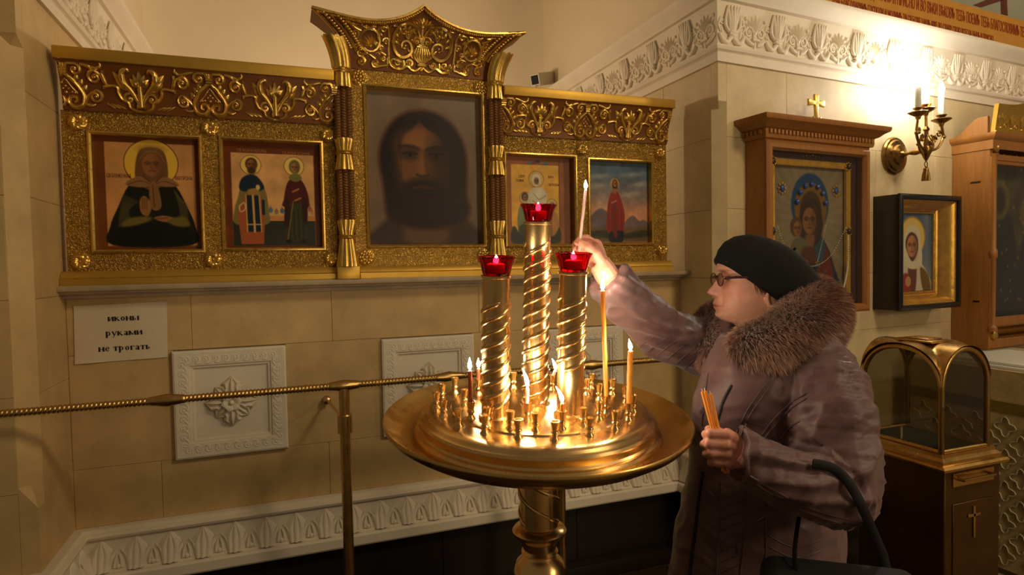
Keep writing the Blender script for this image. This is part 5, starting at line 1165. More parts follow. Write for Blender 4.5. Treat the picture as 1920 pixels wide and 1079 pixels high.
# ------------------------------------------------------------------ brass donation cabinet with glass dome
VX0, VX1, VY0, VY1 = 2.25, 2.515, -1.07, -.73
cab = thing('donation_cabinet', 'brass donation cabinet with arched glass top behind the woman', 'donation box', ((VX0+VX1)/2, (VY0+VY1)/2, 0))
CABM = mat('brown_metal', (86, 60, 28), .38, .7, var=.25, vs=6, rvar=.1)
q = MB(); q.bb(VX0+.01, VX1+.05, VY0-.005, VY1+.02, 0, .69); q.build('body', CABM, cab, bevel=.004, seg=1)
q = MB()
ring = lambda o_, z: [(VX0-o_, VY0-o_, z), (VX1+o_+.02, VY0-o_, z), (VX1+o_+.02, VY1+o_, z), (VX0-o_, VY1+o_, z)]
q.rings([[Vector(v) for v in ring(o_, z)] for o_, z in ((.0, .690), (.022, .690), (.034, .697), (.036, .706), (.030, .714), (.018, .717), (.018, .728), (.010, .734), (.004, .738), (.004, .75))]); q.build('cornice', BRASS_S, cab, ang=30)
q = MB(); q.bb(VX0+.012, VX1-.012, VY0+.012, VY1-.012, .7505, .756); q.build('lining', mat('green_felt', (24, 30, 22), .9), cab, smooth=False)
SPR, TOP = 1.00, 1.145
def arch_z(t, span): return SPR+(TOP-SPR)*max(1-abs(2*t-1)**2.2, 0)**.5
def post_arch(x0, y0, x1, y1):
    q = MB(); P_ = [Vector((x0, y0, .75)), Vector((x0, y0, SPR))]+[Vector((lerp(x0, x1, t), lerp(y0, y1, t), arch_z(t, 1)-.012)) for t in [.5-.5*math.cos(pi*i/24) for i in range(1, 24)]]+[Vector((x1, y1, SPR)), Vector((x1, y1, .75))]
    q.tube(P_, .0105, 8, flat=1.0); q.tube([(x0, y0, .756), (x1, y1, .756)], .009, 6); q.build('arch_rim', BRASS_S, cab, ang=60)
    g = MB(); poly = [(0, .752)]+[(t, (arch_z(t, 1)-.014) if 0 < t < 1 else SPR) for t in [.5-.5*math.cos(pi*i/20) for i in range(21)]]+[(1, .752)]
    n_ = Vector((y1-y0, x0-x1, 0)).normalized(); g.prism(poly, lambda u, z, d: Vector((lerp(x0, x1, u), lerp(y0, y1, u), z))+n_*d, -.001, .001); g.build('glass_pane', GLASS, cab, smooth=False)
GLASS = mat_glass('smoky_glass', tint=(.72, .70, .62)); i_ = .008
for A, B in (((VX0+i_, VY0+i_), (VX1-i_, VY0+i_)), ((VX0+i_, VY0+i_), (VX0+i_, VY1-i_)), ((VX1-i_, VY0+i_), (VX1-i_, VY1-i_)), ((VX0+i_, VY1-i_), (VX1-i_, VY1-i_))): post_arch(*A, *B)
q = MB(); vf = lambda dz: (lambda u, v: (lerp(VX0-.002, VX1+.002, .5-.5*math.cos(pi*u)), lerp(VY0-.002, VY1+.002, .5-.5*math.cos(pi*v)), max(arch_z(.5-.5*math.cos(pi*u), 1), arch_z(.5-.5*math.cos(pi*v), 1))+dz))
q.grid(vf(.002), 32, 32); q.grid(vf(-.006), 32, 32); q.build('vaulted_roof', BRASS_S, cab, ang=25)
q = MB(); q.bb(VX0+.07, VX1-.07, VY0+.09, VY1-.09, TOP+.0015, TOP+.010); q.bb(VX0+.09, VX1-.09, VY0+.12, VY1-.12, TOP+.010, TOP+.016); q.build('slot_plate', BRASS_S, cab, bevel=.003)
q = MB(); q.tube([(VX0+.07, VY0-.005, .655), (VX0+.075, VY0-.03, .655), (VX1-.02, VY0-.03, .655), (VX1-.015, VY0-.005, .655)], .006, 8); q.bb(VX0+.05, VX1+.01, VY0-.0085, VY0-.0052, .625, .675); q.build('drawer_handle', BRASS_S, cab)
q = MB(); q.bb(VX0+.05, VX1+.02, VY0-.009, VY0-.0052, .10, .56); d_ = q.build('door_panel', CABM, cab, bevel=.002, seg=1)
q = MB(); xm = (VX0+VX1)/2+.03; q.bb(xm-.006, xm+.006, VY0-.013, VY0-.0095, .42, .54); q.bb(xm-.035, xm+.035, VY0-.013, VY0-.0095, .50, .512); q.build('cross_emblem', BRASS_S, d_, bevel=.001)
cd = MB(); cd.box((VX0+.055, VY0+.20, .7785), (.035, .002, .045), Matrix.Rotation(.5, 3, 'Z')); tag(cd.build('price_card', PAPER, smooth=False), 'small white card standing inside the glass donation cabinet', 'card')

# ------------------------------------------------------------------ side table under a brocade cloth, papers on it
TX0, TY1, TZ = 3.10, -.30, .95
tb = thing('side_table', 'wooden side table hidden under the brocade cloth', 'table', (3.45, -.75, 0))
q = MB(); q.bb(TX0+.02, 3.90, -1.22, TY1-.03, TZ-.035, TZ-.006); q.build('table_top', WOOD_D, tb, smooth=False)
for x in (TX0+.07, 3.85):
    for y in (-1.17, TY1-.09): q = MB(); q.bb(x-.03, x+.03, y-.03, y+.03, 0, TZ-.0355); q.build('leg', WOOD_D, tb, smooth=False)
BROC = mat('brocade', (168, 146, 96), .6, var=.22, vs=22, bump=.4, bs=70, sheen=.3); BRAID = mat('olive_braid', (116, 98, 32), .6, .2, var=.2, vs=40)
LACE = mat('relief_lace', (176, 164, 136), .65, var=.15, vs=25)
cl = thing('table_cloth', 'beige brocade cloth with olive braid covering the side table', 'tablecloth', (3.45, -.75, 0))
def fold(x, y, z): return .006*math.sin(9*y+2*x)*(1-z/TZ)*2
q = MB(); q.bb(TX0, 3.92, -1.24, TY1-.01, TZ-.0055, TZ); q.grid(lambda u, v: (TX0-.002-fold(0, lerp(-1.24, TY1-.01, u), TZ*(1-v)), lerp(-1.24, TY1-.01, u), TZ-v*.93), 40, 30); q.grid(lambda u, v: (lerp(TX0, 3.92, u), -1.242-fold(u*.8, 0, TZ*(1-v)), TZ-v*.93), 40, 30); q.build('cloth', BROC, cl, ang=60)
q = MB(); q.grid(lambda u, v: (TX0-.0055-fold(0, lerp(-1.24, TY1-.01, u), TZ-.145-.05*v), lerp(-1.24, TY1-.01, u), TZ-.145-.05*v), 40, 2); q.build('braid', BRAID, cl, ang=60)
q = MB()
for i in range(7):
    for j in range(9):
        y, z = TY1-.08-.13*i-(.065 if j % 2 else 0), TZ-.26-.075*j
        for k in range(4):
            a_ = k*pi/2; q.tube([(TX0-.006-fold(0, y, z), y+.036*math.cos(t)*(1+.3*math.cos(4*t)), z+.036*math.sin(t)*(1+.3*math.cos(4*t))) for t in [a_+pi/2*m/6 for m in range(7)]], .0035, 5)
o = q.build('lace_pattern', LACE, cl, ang=70); o['kind'] = 'stuff'
for k, (y0, y1, zz) in enumerate(((-.95, -.50, TZ+.0005), (-.90, -.46, TZ+.0145))):
    q = MB(); q.bb(TX0+.03+.02*k, TX0+.52, y0, y1, zz, zz+.0135); tag(q.build('paper_stack', mat('white_paper', (206, 204, 194), .7), bevel=.002, seg=1), ('lower white sheaf of papers on the brocade table', 'upper white sheaf of papers on the brocade table')[k], 'papers', 'paper sheaves on the brocade table')
# ------------------------------------------------------------------ the woman lighting a candle
COAT = mat('mauve_coat', (98, 71, 70), .44, var=.10, vs=10, bump=.25, bs=55, sheen=.15, dist=.002, spec=.3)
COAT_D = mat('coat_lining', (30, 22, 24), .7); SEAM = mat('coat_seam', (84, 64, 66), .5)
SKINM = mat('skin', (205, 150, 126), .45, attr='Col', sss=.12, bump=.35, bs=130, dist=.0014, var=.06, vs=60)
FELT = mat('black_felt', (7, 6, 6), .95, bump=.2, bs=250); FURM = mat('fox_fur', (120, 92, 78), .75, attr='Col', sheen=.3)
HAIRM = mat('auburn_hair', (84, 46, 28), .5, var=.2, vs=60); BLK = mat('black_leather', (8, 7, 7), .7, bump=.15, bs=120)
def evaluated(mb, mods, name, matl):
    me = bpy.data.meshes.new(name); me.from_pydata([tuple(v) for v in mb.v], [], mb.f); me.validate()
    bm = bmesh.new(); bm.from_mesh(me); bmesh.ops.recalc_face_normals(bm, faces=bm.faces[:]); bm.to_mesh(me); bm.free()
    o = bpy.data.objects.new('tmp', me); COL.objects.link(o)
    for kind, kw in mods:
        m = o.modifiers.new('m', kind)
        for k, v in kw.items(): setattr(m, k, v)
    bpy.context.view_layer.update(); dg = bpy.context.evaluated_depsgraph_get()
    r = bpy.data.meshes.new_from_object(o.evaluated_get(dg)); bpy.data.objects.remove(o); r.name = name
    r.materials.clear(); r.materials.append(matl); r.polygons.foreach_set('use_smooth', [True]*len(r.polygons)); return r
def coords(me): a = np.empty(len(me.vertices)*3, np.float32); me.vertices.foreach_get('co', a); return a.reshape(-1, 3).astype(float)
def normals(me): a = np.empty(len(me.vertices)*3, np.float32); me.vertices.foreach_get('normal', a); return a.reshape(-1, 3).astype(float)
def link_mesh(me, parent):
    me.transform(MW[parent.name].inverted()); o = bpy.data.objects.new(me.name, me); COL.objects.link(o); o.parent = parent; MW[o.name] = MW[parent.name]; return o
def set_col(me, col):
    a = me.color_attributes.new('Col', 'FLOAT_COLOR', 'POINT'); c = np.clip(col/255, 0, 1); c = np.where(c <= .04045, c/12.92, ((c+.055)/1.055)**2.4)
    a.data.foreach_set('color', np.concatenate([c, np.ones((len(c), 1))], 1).astype(np.float32).ravel())
HO = at(1430, 520, 1.55); HF = Vector((-.913, .407, 0)).normalized(); HL = Vector((-HF.y, HF.x, 0)); HU = Vector((0, 0, 1))
def hp(x, y, z): return HO+HF*x+HL*y+HU*z
base = Vector((HO.x+.05, HO.y-.02, 0))
woman = thing('person', 'woman in mauve quilted coat, fur collar and black beret lighting a candle', 'person', base)

# --- head
KX = 1.02
zf = [-.135, -.122, -.114, -.108, -.100, -.093, -.084, -.073, -.064, -.052, -.045, -.020, -.001, .012, .024, .043, .070, .090, .103, .108]
Fx = [.045, .060, .080, .096, .107, .112, .1125, .1165, .1175, .114, .111, .1035, .1020, .1070, .1110, .1045, .085, .060, .032, .012]
Bx = [-.045, -.046, -.048, -.050, -.055, -.060, -.066, -.072, -.076, -.082, -.085, -.092, -.094, -.094, -.092, -.088, -.074, -.052, -.026, -.010]
Wy = [.046, .046, .046, .047, .050, .053, .057, .061, .064, .067, .068, .0715, .073, .0735, .0735, .072, .062, .046, .026, .010]
def head_pt(th, z):
    F, B, W = np.interp(z, zf, Fx)*KX, np.interp(z, zf, Bx), np.interp(z, zf, Wy)
    xc = .015; c, s = math.cos(th), math.sin(th)
    x = xc+((F-xc)*abs(c)**.80 if c > 0 else -(xc-B)*abs(c)**.95); y = W*math.copysign(abs(s)**(.92 if c > 0 else 1), s); ay = abs(y)
    if c > 0:
        g = lambda y0, sy, z0, sz: math.exp(-((ay-y0)/sy)**2-((z-z0)/sz)**2)
        N_ = np.interp(z, [-.050, -.0465, -.043, -.037, -.030, -.020, -.010, .0, .012], [0, .003, .014, .0215, .0205, .015, .0105, .006, 0]); sg = np.interp(z, [-.045, -.035, -.015, .01], [.0120, .0115, .0080, .0075])
        x += N_*math.exp(-(ay/sg)**2)*1.28
        x += .0045*g(.0115, .0055, -.0395, .006)                              # nostril wing
        x -= .0130*g(.031, .014, .000, .0125); x += .0075*g(.031, .0105, -.002, .0075); x -= .0022*g(.031, .011, .0062, .0028)
        x += .0035*g(.030, .018, .0195, .006); x += .0050*g(.044, .018, -.028, .016); x -= .0035*g(.046, .014, -.062, .016)
        x -= .0045*g(.028, .005, -.056, .015)                                 # fold beside the mouth
        x += .0030*g(0, .018, -.0645, .0038); x += .0032*g(0, .016, -.0735, .0042); x -= .0040*g(0, .022, -.0690, .0022); x -= .0028*g(0, .018, -.083, .004); x += .0030*g(0, .018, -.095, .009)
        if s: y += math.copysign(.003*g(.055, .02, -.02, .02), s)
    hh = (x-.112)*-.61+(z-.043)*.79                                        # skull stays under the beret
    if hh > .012: f_ = 1-.16*min((hh-.012)/.05, 1); x = .02+(x-.02)*f_; y *= f_; z = z-(1-f_)*.35*max(z, 0)-.10*(hh-.012)
    return hp(x, y, z)
body = MB(); NT = 120; rs = []
for i in range(111):
    z = lerp(-.132, .107, i/110); rs.append([head_pt(2*pi*k/NT, z) for k in range(NT)])
body.rings(rs)
for s in (1,):                                                         # visible ear
    E = hp(.004, .0735*s, -.050)
    body.ball(E, (.013, .007, .026), 16, 10, Matrix((HF, HL*s, HU)).transposed() @ Matrix.Rotation(.15, 3, 'Y'))
    body.tube([E+HF*(.012*math.cos(a))*1.0+HL*s*(.0075)+HU*(.024*math.sin(a)) for a in [-2.2+4.6*i/16 for i in range(17)]], .0042, 8)
    body.ball(E+HU*-.026+HF*.004+HL*.003, (.008, .005, .010), 10, 8)
body.tube([hp(-.01, 0, -.07), hp(-.015, 0, -.13), hp(-.03, 0, -.20)], [.050, .056, .070], 24)
# --- trunk, arms, legs under the coat
body.tube([hp(-.03, 0, -.20), at(1445, 720, 1.5), at(1440, 860, 1.5), at(1425, 1000, 1.5), at(1425, 1130, 1.5)], [.08, .13, .12, .13, .12], 20)
NS = [(1552, 705, 1.385, .060), (1574, 800, 1.30, .05), (1584, 905, 1.25, .044), (1490, 893, 1.212, .038), (1412, 858, 1.205, .030), (1385, 849, 1.203, .0275)]
FS = [(1350, 655, 1.64, .055), (1262, 636, 1.56, .046), (1195, 592, 1.48, .038), (1150, 532, 1.405, .029), (1133, 510, 1.380, .0265)]
for S in (NS, FS): body.tube([at(*p_[:3]) for p_ in S], [p_[3] for p_ in S], 16)
body.tube([at(1445, 720, 1.48), at(*NS[0][:3])], [.09, .065], 16); body.tube([at(1430, 720, 1.52), at(*FS[0][:3])], [.09, .06], 16)
hip = at(1425, 1120, 1.5)
FEET = []
for s in (-1, 1):
    l = Vector((.656, .754, 0))*(.085*s); f_ = Vector((hip.x, hip.y, 0))+l; FEET.append(f_)
    body.tube([hip+l*.8, Vector((f_.x-.01, f_.y, .42)), Vector((f_.x, f_.y, .07))], [.095, .06, .045], 14)
def hand_parts(mb, wrist, palm, fingers, thumb):
    mb.tube([at(*p_[:3]) for p_ in wrist], [p_[3] for p_ in wrist], 14)
    for a_, b_, r_ in palm: mb.tube([at(*a_), at(*a_).lerp(at(*b_), .5), at(*b_)], [r_*.92, r_, r_*.92], 12); mb.ball(at(*a_), r_*.92, 12, 8); mb.ball(at(*b_), r_*.92, 12, 8)
    for ch in fingers+[thumb]:
        P_ = [at(*c[:3]) for c in ch]; R_ = [c[3] for c in ch]
        for a_, b_, ra, rb in zip(P_[:-1], P_[1:], R_[:-1], R_[1:]): mb.tube([a_, a_.lerp(b_, .5), b_], [ra, (ra+rb)/2*.93, rb], 10)
        for p_, r_ in zip(P_, R_): mb.ball(p_, r_*1.02, 10, 8)
# left fist round the spare candles
D = 1.205
fingers = [[(1364, 815, D-.010, .0105), (1332, 813, D-.012, .0100), (1323, 815, D+.012, .0088), (1340, 817, D+.030, .0080)],
           [(1362, 834, D-.012, .0105), (1329, 832, D-.013, .0100), (1320, 834, D+.012, .0088), (1338, 836, D+.030, .0080)],
           [(1363, 852, D-.010, .0100), (1333, 850, D-.011, .0095), (1324, 852, D+.012, .0085), (1342, 853, D+.030, .0078)],
           [(1367, 869, D-.006, .0092), (1341, 867, D-.007, .0085), (1333, 869, D+.013, .0076), (1348, 870, D+.028, .0070)]]
thumb = [(1392, 840, D+.020, .014), (1368, 820, D+.032, .0115), (1345, 810, D+.036, .0105), (1329, 806, D+.030, .0088)]
hand_parts(body, [(1412, 858, D, .029), (1395, 851, D, .027), (1380, 845, D, .027)], [((1388, 833, D), (1363, 815, D-.003), .0135), ((1390, 845, D-.002), (1362, 834, D-.004), .0145), ((1392, 856, D-.002), (1363, 852, D-.003), .0140), ((1394, 866, D), (1367, 869, D), .0125), ((1388, 842, D+.012), (1366, 840, D+.010), .016)], fingers, thumb)
# right hand pinching the lit candle
D = 1.385
fingers = [[(1118, 458, D, .0092), (1100, 447, D-.004, .0088), (1088, 447, D-.016, .0080), (1082, 455, D-.026, .0072)],
           [(1113, 465, D+.012, .0092), (1092, 453, D+.012, .0088), (1079, 458, D-.002, .0080), (1078, 466, D-.014, .0072)],
           [(1109, 474, D+.018, .0088), (1088, 464, D+.022, .0084), (1076, 469, D+.008, .0077), (1078, 477, D-.006, .0070)],
           [(1106, 484, D+.022, .0080), (1088, 476, D+.028, .0075), (1079, 480, D+.014, .0068), (1082, 487, D+.002, .0062)]]
thumb = [(1128, 494, D-.012, .0135), (1117, 474, D-.030, .0115), (1101, 462, D-.036, .0100), (1089, 456, D-.033, .0082)]
hand_parts(body, [(1141, 521, D, .0275), (1131, 505, D-.002, .0265), (1124, 494, D, .025)], [((1128, 488, D), (1118, 460, D+.002), .0150), ((1124, 491, D+.008), (1113, 467, D+.012), .0150), ((1120, 495, D+.012), (1109, 476, D+.017), .0145), ((1116, 500, D+.012), (1106, 486, D+.020), .0125), ((1124, 492, D-.006), (1114, 472, D-.010), .0130)], fingers, thumb)
me = evaluated(body, [('REMESH', dict(mode='VOXEL', voxel_size=.0027)), ('SMOOTH', dict(factor=.4, iterations=1))], 'body', SKINM)
co = coords(me); rel = co-np.array(HO); lx = rel @ np.array(HF); ly = rel @ np.array(HL); lz = rel[:, 2]; ay = np.abs(ly); front = lx > .06
colr = np.tile(np.array([206, 152, 130.]), (len(co), 1))
def tint(m, c, a=1.0):
    m = np.clip(m, 0, 1)[:, None]*a; colr[:] = colr*(1-m)+np.array(c, float)*m
gg = lambda y0, sy, z0, sz: np.exp(-((ay-y0)/sy)**2-((lz-z0)/sz)**2)*front
tint(gg(.044, .022, -.034, .02), (208, 132, 112), .6); tint(np.exp(-(ay/.016)**2-((lz+.038)/.012)**2)*(lx > .1), (206, 128, 110), .6)
tint(gg(0, .022, -.069, .0075)*1.4, (182, 104, 92), .8); tint(gg(0, .024, -.069, .0016)*1.3, (110, 46, 44), .8)
tint(gg(.031, .017, -.001, .012), (176, 122, 104), .6); tint(gg(.031, .013, -.0015, .0035)*1.5, (228, 218, 206), .7); tint(gg(.031, .006, -.0015, .0042)*1.6, (60, 44, 34), .9); tint(gg(.031, .015, .0035, .0016)*1.4, (60, 34, 28), .8); tint(gg(.030, .017, .0185, .0028)*1.2, (104, 66, 50), .7)
hd = (lx < -.3) | (lz < -.25) | (np.abs(lx) > .2); tint(hd*1.0, (202, 136, 114), .8)
set_col(me, colr); link_mesh(me, woman)

# --- beret
bx, bz = Vector((-.79, 0, -.61)), Vector((-.61, 0, .79)); B0 = Vector((.112, 0, .043)); q = MB(); rs = []
BP = [(-.004, .97), (.0, 1.0), (.010, 1.01), (.025, 1.05), (.050, 1.07), (.075, 1.02), (.098, .86), (.114, .64), (.124, .40), (.129, .18), (.130, .03)]
for h_, sc_ in BP:
    ring = []
    for k in range(56):
        a_ = 2*pi*k/56; wob = 1+.012*math.sin(5*a_+h_*60); pp_ = .122+h_*.10-.130*sc_*wob*math.cos(a_); yy = .089*sc_*wob*math.sin(a_)
        v = B0+bx*pp_+bz*h_; ring.append(hp(v.x, yy, v.z))
    rs.append(ring)
q.rings(rs); v = B0+bx*(.122+.013)+bz*.130; q.tube([hp(v.x, 0, v.z), hp(v.x-.006, 0, v.z+.008)], [.0035, .003], 8); q.build('beret', FELT, woman, ang=80)
# --- hair at the temple and nape
q = MB(); rg = random.Random(3)
for k in range(130):
    u = rg.random(); x0, z0 = lerp(.055, -.012, u), lerp(.004, -.040, u)+.02; ln = lerp(.030, .058, rg.random())
    P_ = [Vector((x0+rg.uniform(-.003, .003)+lean_, np.interp(z0-ln*t, zf, Wy)*math.sqrt(max(1-((x0-.015)/.10)**2, .2))*1.0+.0035+.003*rg.random(), z0-ln*t)) for t, lean_ in ((0, 0), (.35, -.004), (.7, -.010), (1, -.013-.006*rg.random()))]
    q.tube([hp(*p_) for p_ in P_], [.0012, .0012, .0010, .0003], 4)
for k in range(40):
    x0 = lerp(.100, .060, rg.random()); yy = .073*math.sqrt(max(1-((x0-.015)/.105)**2, .05)); q.tube([hp(x0+.002, yy+.002, .046-.6*(.108-x0)), hp(x0-.002, yy+.0035, .034-.6*(.108-x0)), hp(x0-.012, yy+.005, .022-.65*(.108-x0))], [.0011, .0010, .0003], 4)
q.build('hair', HAIRM, woman)
q = MB(); E = hp(.004, .0735, -.050); q.ball(E+HU*-.034+HL*.008+HF*.003, (.0048, .0048, .0058), 12, 8); q.tube([E+HU*-.030+HL*.008+HF*.003+HF*.006*math.cos(a_)+HU*.006*math.sin(a_) for a_ in [i*pi/8 for i in range(16)]], .0016, 6); q.build('earring', GOLD, woman)
# --- glasses
GF = mat('plum_frames', (66, 34, 42), .25, coat=.3); LENS = mat_glass('lens', tint=(.86, .80, .74))
q = MB(); lens = MB()
for s in (-1, 1):
    c_ = (.1130, .0325*s, -.004)
    P_ = [hp(c_[0]-.10*(abs(c_[1]+.0225*math.cos(a_)*s)-.02)*.4, c_[1]+.0235*math.cos(a_), c_[2]+.0155*math.sin(a_)) for a_ in [2*pi*k/28 for k in range(29)]]
    q.tube(P_, .0014, 6); lens.add(P_[:-1], [tuple(range(28))]); lens.add([p_+HF*.0012 for p_ in P_[:-1]], [tuple(range(28))])
    q.tube([hp(.108, .0545*s, -.001), hp(.104, .066*s, .001), hp(.085, .0745*s, .003), hp(.035, .0785*s, .001), hp(-.005, .0775*s, -.012)], [.0022, .0032, .0034, .0026, .0018], 8, flat=1.0, up=(0, 0, 1))
q.tube([hp(.113, -.0105, -.001), hp(.1225, 0, .002), hp(.113, .0105, -.001)], .0014, 6)
gl = q.build('glasses', GF, woman); lens.build('lenses', LENS, gl, smooth=False)

# --- coat
ct_ = MB(); E2 = Vector((.656, .754, 0))
ROW = [(625, 1352, 1518, 1.52, .115), (655, 1335, 1575, 1.505, .175), (700, 1312, 1592, 1.50, .205), (760, 1296, 1588, 1.50, .208), (830, 1294, 1580, 1.50, .200), (900, 1286, 1578, 1.50, .200), (980, 1269, 1582, 1.50, .210), (1079, 1253, 1586, 1.50, .228), (1230, 1238, 1596, 1.50, .250), (1395, 1230, 1602, 1.50, .262)]
rs = []
for (y, xf, xb, d, b_) in [tuple(r_) for r_ in cr(ROW, 4)]:
    A, B = at(xf, y, d), at(xb, y, d); c_ = (A+B)/2; e1 = (B-A)/2; ring = []
    for k in range(64):
        a_ = 2*pi*k/64; cs, sn = math.cos(a_), math.sin(a_); ring.append(c_+e1*math.copysign(abs(cs)**.86, cs)+E2*(b_*math.copysign(abs(sn)**.86, sn)))
    rs.append(ring)
ct_.rings(rs)
NSL = [(1530, 690, 1.40, .086), (1548, 735, 1.34, .088), (1560, 800, 1.295, .086), (1567, 865, 1.265, .083), (1574, 912, 1.245, .078), (1556, 922, 1.235, .072), (1505, 905, 1.222, .066), (1450, 880, 1.212, .060), (1405, 858, 1.207, .056), (1391, 852, 1.205, .056), (1387, 851, 1.205, .050)]
FSL = [(1365, 660, 1.62, .080), (1310, 650, 1.62, .072), (1252, 630, 1.555, .067), (1195, 588, 1.475, .058), (1158, 543, 1.415, .052), (1143, 524, 1.395, .050), (1139, 519, 1.390, .044)]
for S in (NSL, FSL):
    P_ = cr(S, 6); pts = [at(*p_[:3]) for p_ in P_]; R_ = [p_[3]*(1+.035*math.sin(i*1.9)*math.sin(i*.7+1)) for i, p_ in enumerate(P_)]
    ct_.tube(pts, R_, 28)
ct_.tube([at(1470, 640, 1.48), at(1535, 690, 1.40)], [.10, .09], 20); ct_.tube([at(1400, 650, 1.56), at(1350, 655, 1.62)], [.085, .08], 20)
cm = evaluated(ct_, [('REMESH', dict(mode='VOXEL', voxel_size=.0050)), ('SMOOTH', dict(factor=.5, iterations=5))], 'coat', COAT)
co = coords(cm); nr = normals(cm); dsp = np.zeros(len(co))
for i in range(len(co)):
    v = Vector(co[i]); w_ = Vector((v.x*1.0, v.y*1.0, v.z*1.7))
    n1 = noise.noise(w_*9); n2 = noise.noise(Vector((v.x*16+v.z*14, v.y*16, v.z*20-v.x*8))+Vector((3, 1, 7))); n3 = noise.noise(w_*38+Vector((9, 2, 4)))
    dsp[i] = .006*n1+.0075*(.5-abs(n2)*1.6)*(.5+.5*n1)+.0007*n3
for S_, amp in ((NSL, .0105), (FSL, .008)):                             # creases that run round the sleeves
    P3 = np.array([np.array(at(*p_[:3])) for p_ in cr(S_, 6)]); R3 = np.array([p_[3] for p_ in cr(S_, 6)]); T3 = np.concatenate([[0], np.cumsum(np.linalg.norm(np.diff(P3, axis=0), axis=1))])
    D3 = np.linalg.norm(co[:, None, :]-P3[None], axis=2); j3 = D3.argmin(1); dm = D3[np.arange(len(co)), j3]
    for i in np.nonzero(dm < R3[j3]*1.25)[0]:
        j = j3[i]; tg = P3[min(j+1, len(P3)-1)]-P3[max(j-1, 0)]; tt = T3[j]+(co[i]-P3[j])@tg/np.linalg.norm(tg); o_ = (co[i]-P3[j])/R3[j]; o_ = o_-tg*(o_@tg)/(tg@tg); nx_ = noise.noise(Vector((tt*9.5+o_[2]*1.6+o_[0]*.8, o_[0]*1.1, o_[1]*1.1))); n4 = noise.noise(Vector((tt*26+o_[0]*1.2, o_[2]*1.6, o_[1]*1.6+5)))
        dsp[i] += amp*(.45-abs(nx_)*2.2)+amp*.25*(.4-abs(n4)*2)
co = co+nr*dsp[:, None]; cm.vertices.foreach_set('co', co.astype(np.float32).ravel()); cm.update()
bvh = BVHTree.FromPolygons([Vector(c) for c in co], [tuple(p_.vertices) for p_ in cm.polygons])
coat = link_mesh(cm, woman)
def on_coat(px_, py_, lift=.001):
    d_ = ray(px_, py_).normalized(); h_ = bvh.ray_cast(CAM, d_); return (h_[0]-d_*lift) if h_[0] else None
def stitch(pix, r_, name, matl, lift=.001, k=6):
    P_ = [on_coat(p_[0], p_[1], lift) for p_ in cr(pix, k)]; P_ = [p_ for p_ in P_ if p_ is not None]
    if len(P_) > 2: q = MB(); q.tube(P_, [r_*.5]+[r_]*(len(P_)-2)+[r_*.5], 6); return q.build(name, matl, coat)
stitch([(1372, 722), (1356, 752), (1344, 792), (1336, 815)], .0032, 'front_edge', COAT_D); stitch([(1318, 885), (1311, 930), (1304, 990), (1296, 1050), (1290, 1110)], .0042, 'front_edge', COAT_D)
for pix in ([(1452, 700), (1425, 735), (1398, 775), (1382, 815)], [(1458, 706), (1432, 741), (1405, 781), (1390, 820)], [(1512, 738), (1478, 760), (1448, 790), (1428, 818)], [(1514, 746), (1482, 768), (1454, 797), (1434, 822)], [(1500, 790), (1478, 804), (1462, 824)],
            [(1352, 905), (1349, 980), (1343, 1079), (1340, 1110)], [(1396, 915), (1396, 1000), (1388, 1079), (1384, 1110)], [(1436, 970), (1436, 1030), (1432, 1110)], [(1436, 968), (1404, 990), (1385, 1012), (1384, 1040)], [(1390, 890), (1460, 935), (1530, 968), (1590, 985)], [(1388, 882), (1462, 926), (1532, 959), (1592, 975)], [(1328, 700), (1320, 760), (1316, 800)]):
    stitch(pix, .0019, 'seam', SEAM, .0006)
for k in range(9):
    y = 925+20*k; stitch([(1318, y-12), (1350, y+14)], .0012, 'quilt_stitch', SEAM, .0004, 8); stitch([(1351, y+12), (1394, y-8)], .0012, 'quilt_stitch', SEAM, .0004, 8)
    if y > 985: stitch([(1440, y), (1490, y+22), (1540, y+8)], .0012, 'quilt_stitch', SEAM, .0004, 8)
for k in range(6): stitch([(1196+18*k, 655+7*k), (1212+18*k, 640+7*k), (1232+18*k, 628+6*k)], .0012, 'quilt_stitch', SEAM, .0004, 6)
for x, y in ((1318, 771), (1315, 882), (1345, 872)):
    c_ = on_coat(x, y, .001)
    if c_ is not None: q = MB(); n_ = (CAM-c_).normalized(); R_ = n_.to_track_quat('Z', 'Y').to_matrix(); q.lathe([(0, 0), (.0085, 0), (.0085, .002), (.006, .0035), (0, .003)], 18, c_, R_); q.build('snap_button', SEAM, coat)

# --- fur collar
FP = [(1346, 672, 1.53, .042), (1330, 640, 1.585, .054), (1345, 606, 1.66, .056), (1400, 584, 1.72, .066), (1478, 566, 1.70, .078), (1518, 572, 1.62, .084), (1522, 592, 1.50, .084), (1500, 620, 1.415, .078), (1455, 645, 1.375, .067), (1412, 655, 1.37, .057), (1390, 662, 1.385, .046)]
P_ = cr(FP, 8); pts = [at(*p_[:3]) for p_ in P_]; R_ = [p_[3]*.85 for p_ in P_]
core = MB(); core.tube([pts[0]-(pts[1]-pts[0])*.5]+pts+[pts[-1]+(pts[-1]-pts[-2])*.8], [R_[0]*.4]+R_+[R_[-1]*.35], 24)
cme = evaluated(core, [('SUBSURF', dict(levels=1, render_levels=1))], 'fur_collar', FURM); co = coords(cme); nr = normals(cme); set_col(cme, np.tile(np.array([84, 64, 55.]), (len(co), 1)))
collar = link_mesh(cme, woman)
rgn = np.random.RandomState(4); fv, ff, fc = [], [], []
polys = [tuple(p_.vertices) for p_ in cme.polygons]; ar = np.array([p_.area for p_ in cme.polygons]); ch = rgn.choice(len(polys), 70000, p=ar/ar.sum())
cdir = np.array((HF*-.35+HU*-.75+HL*.1))
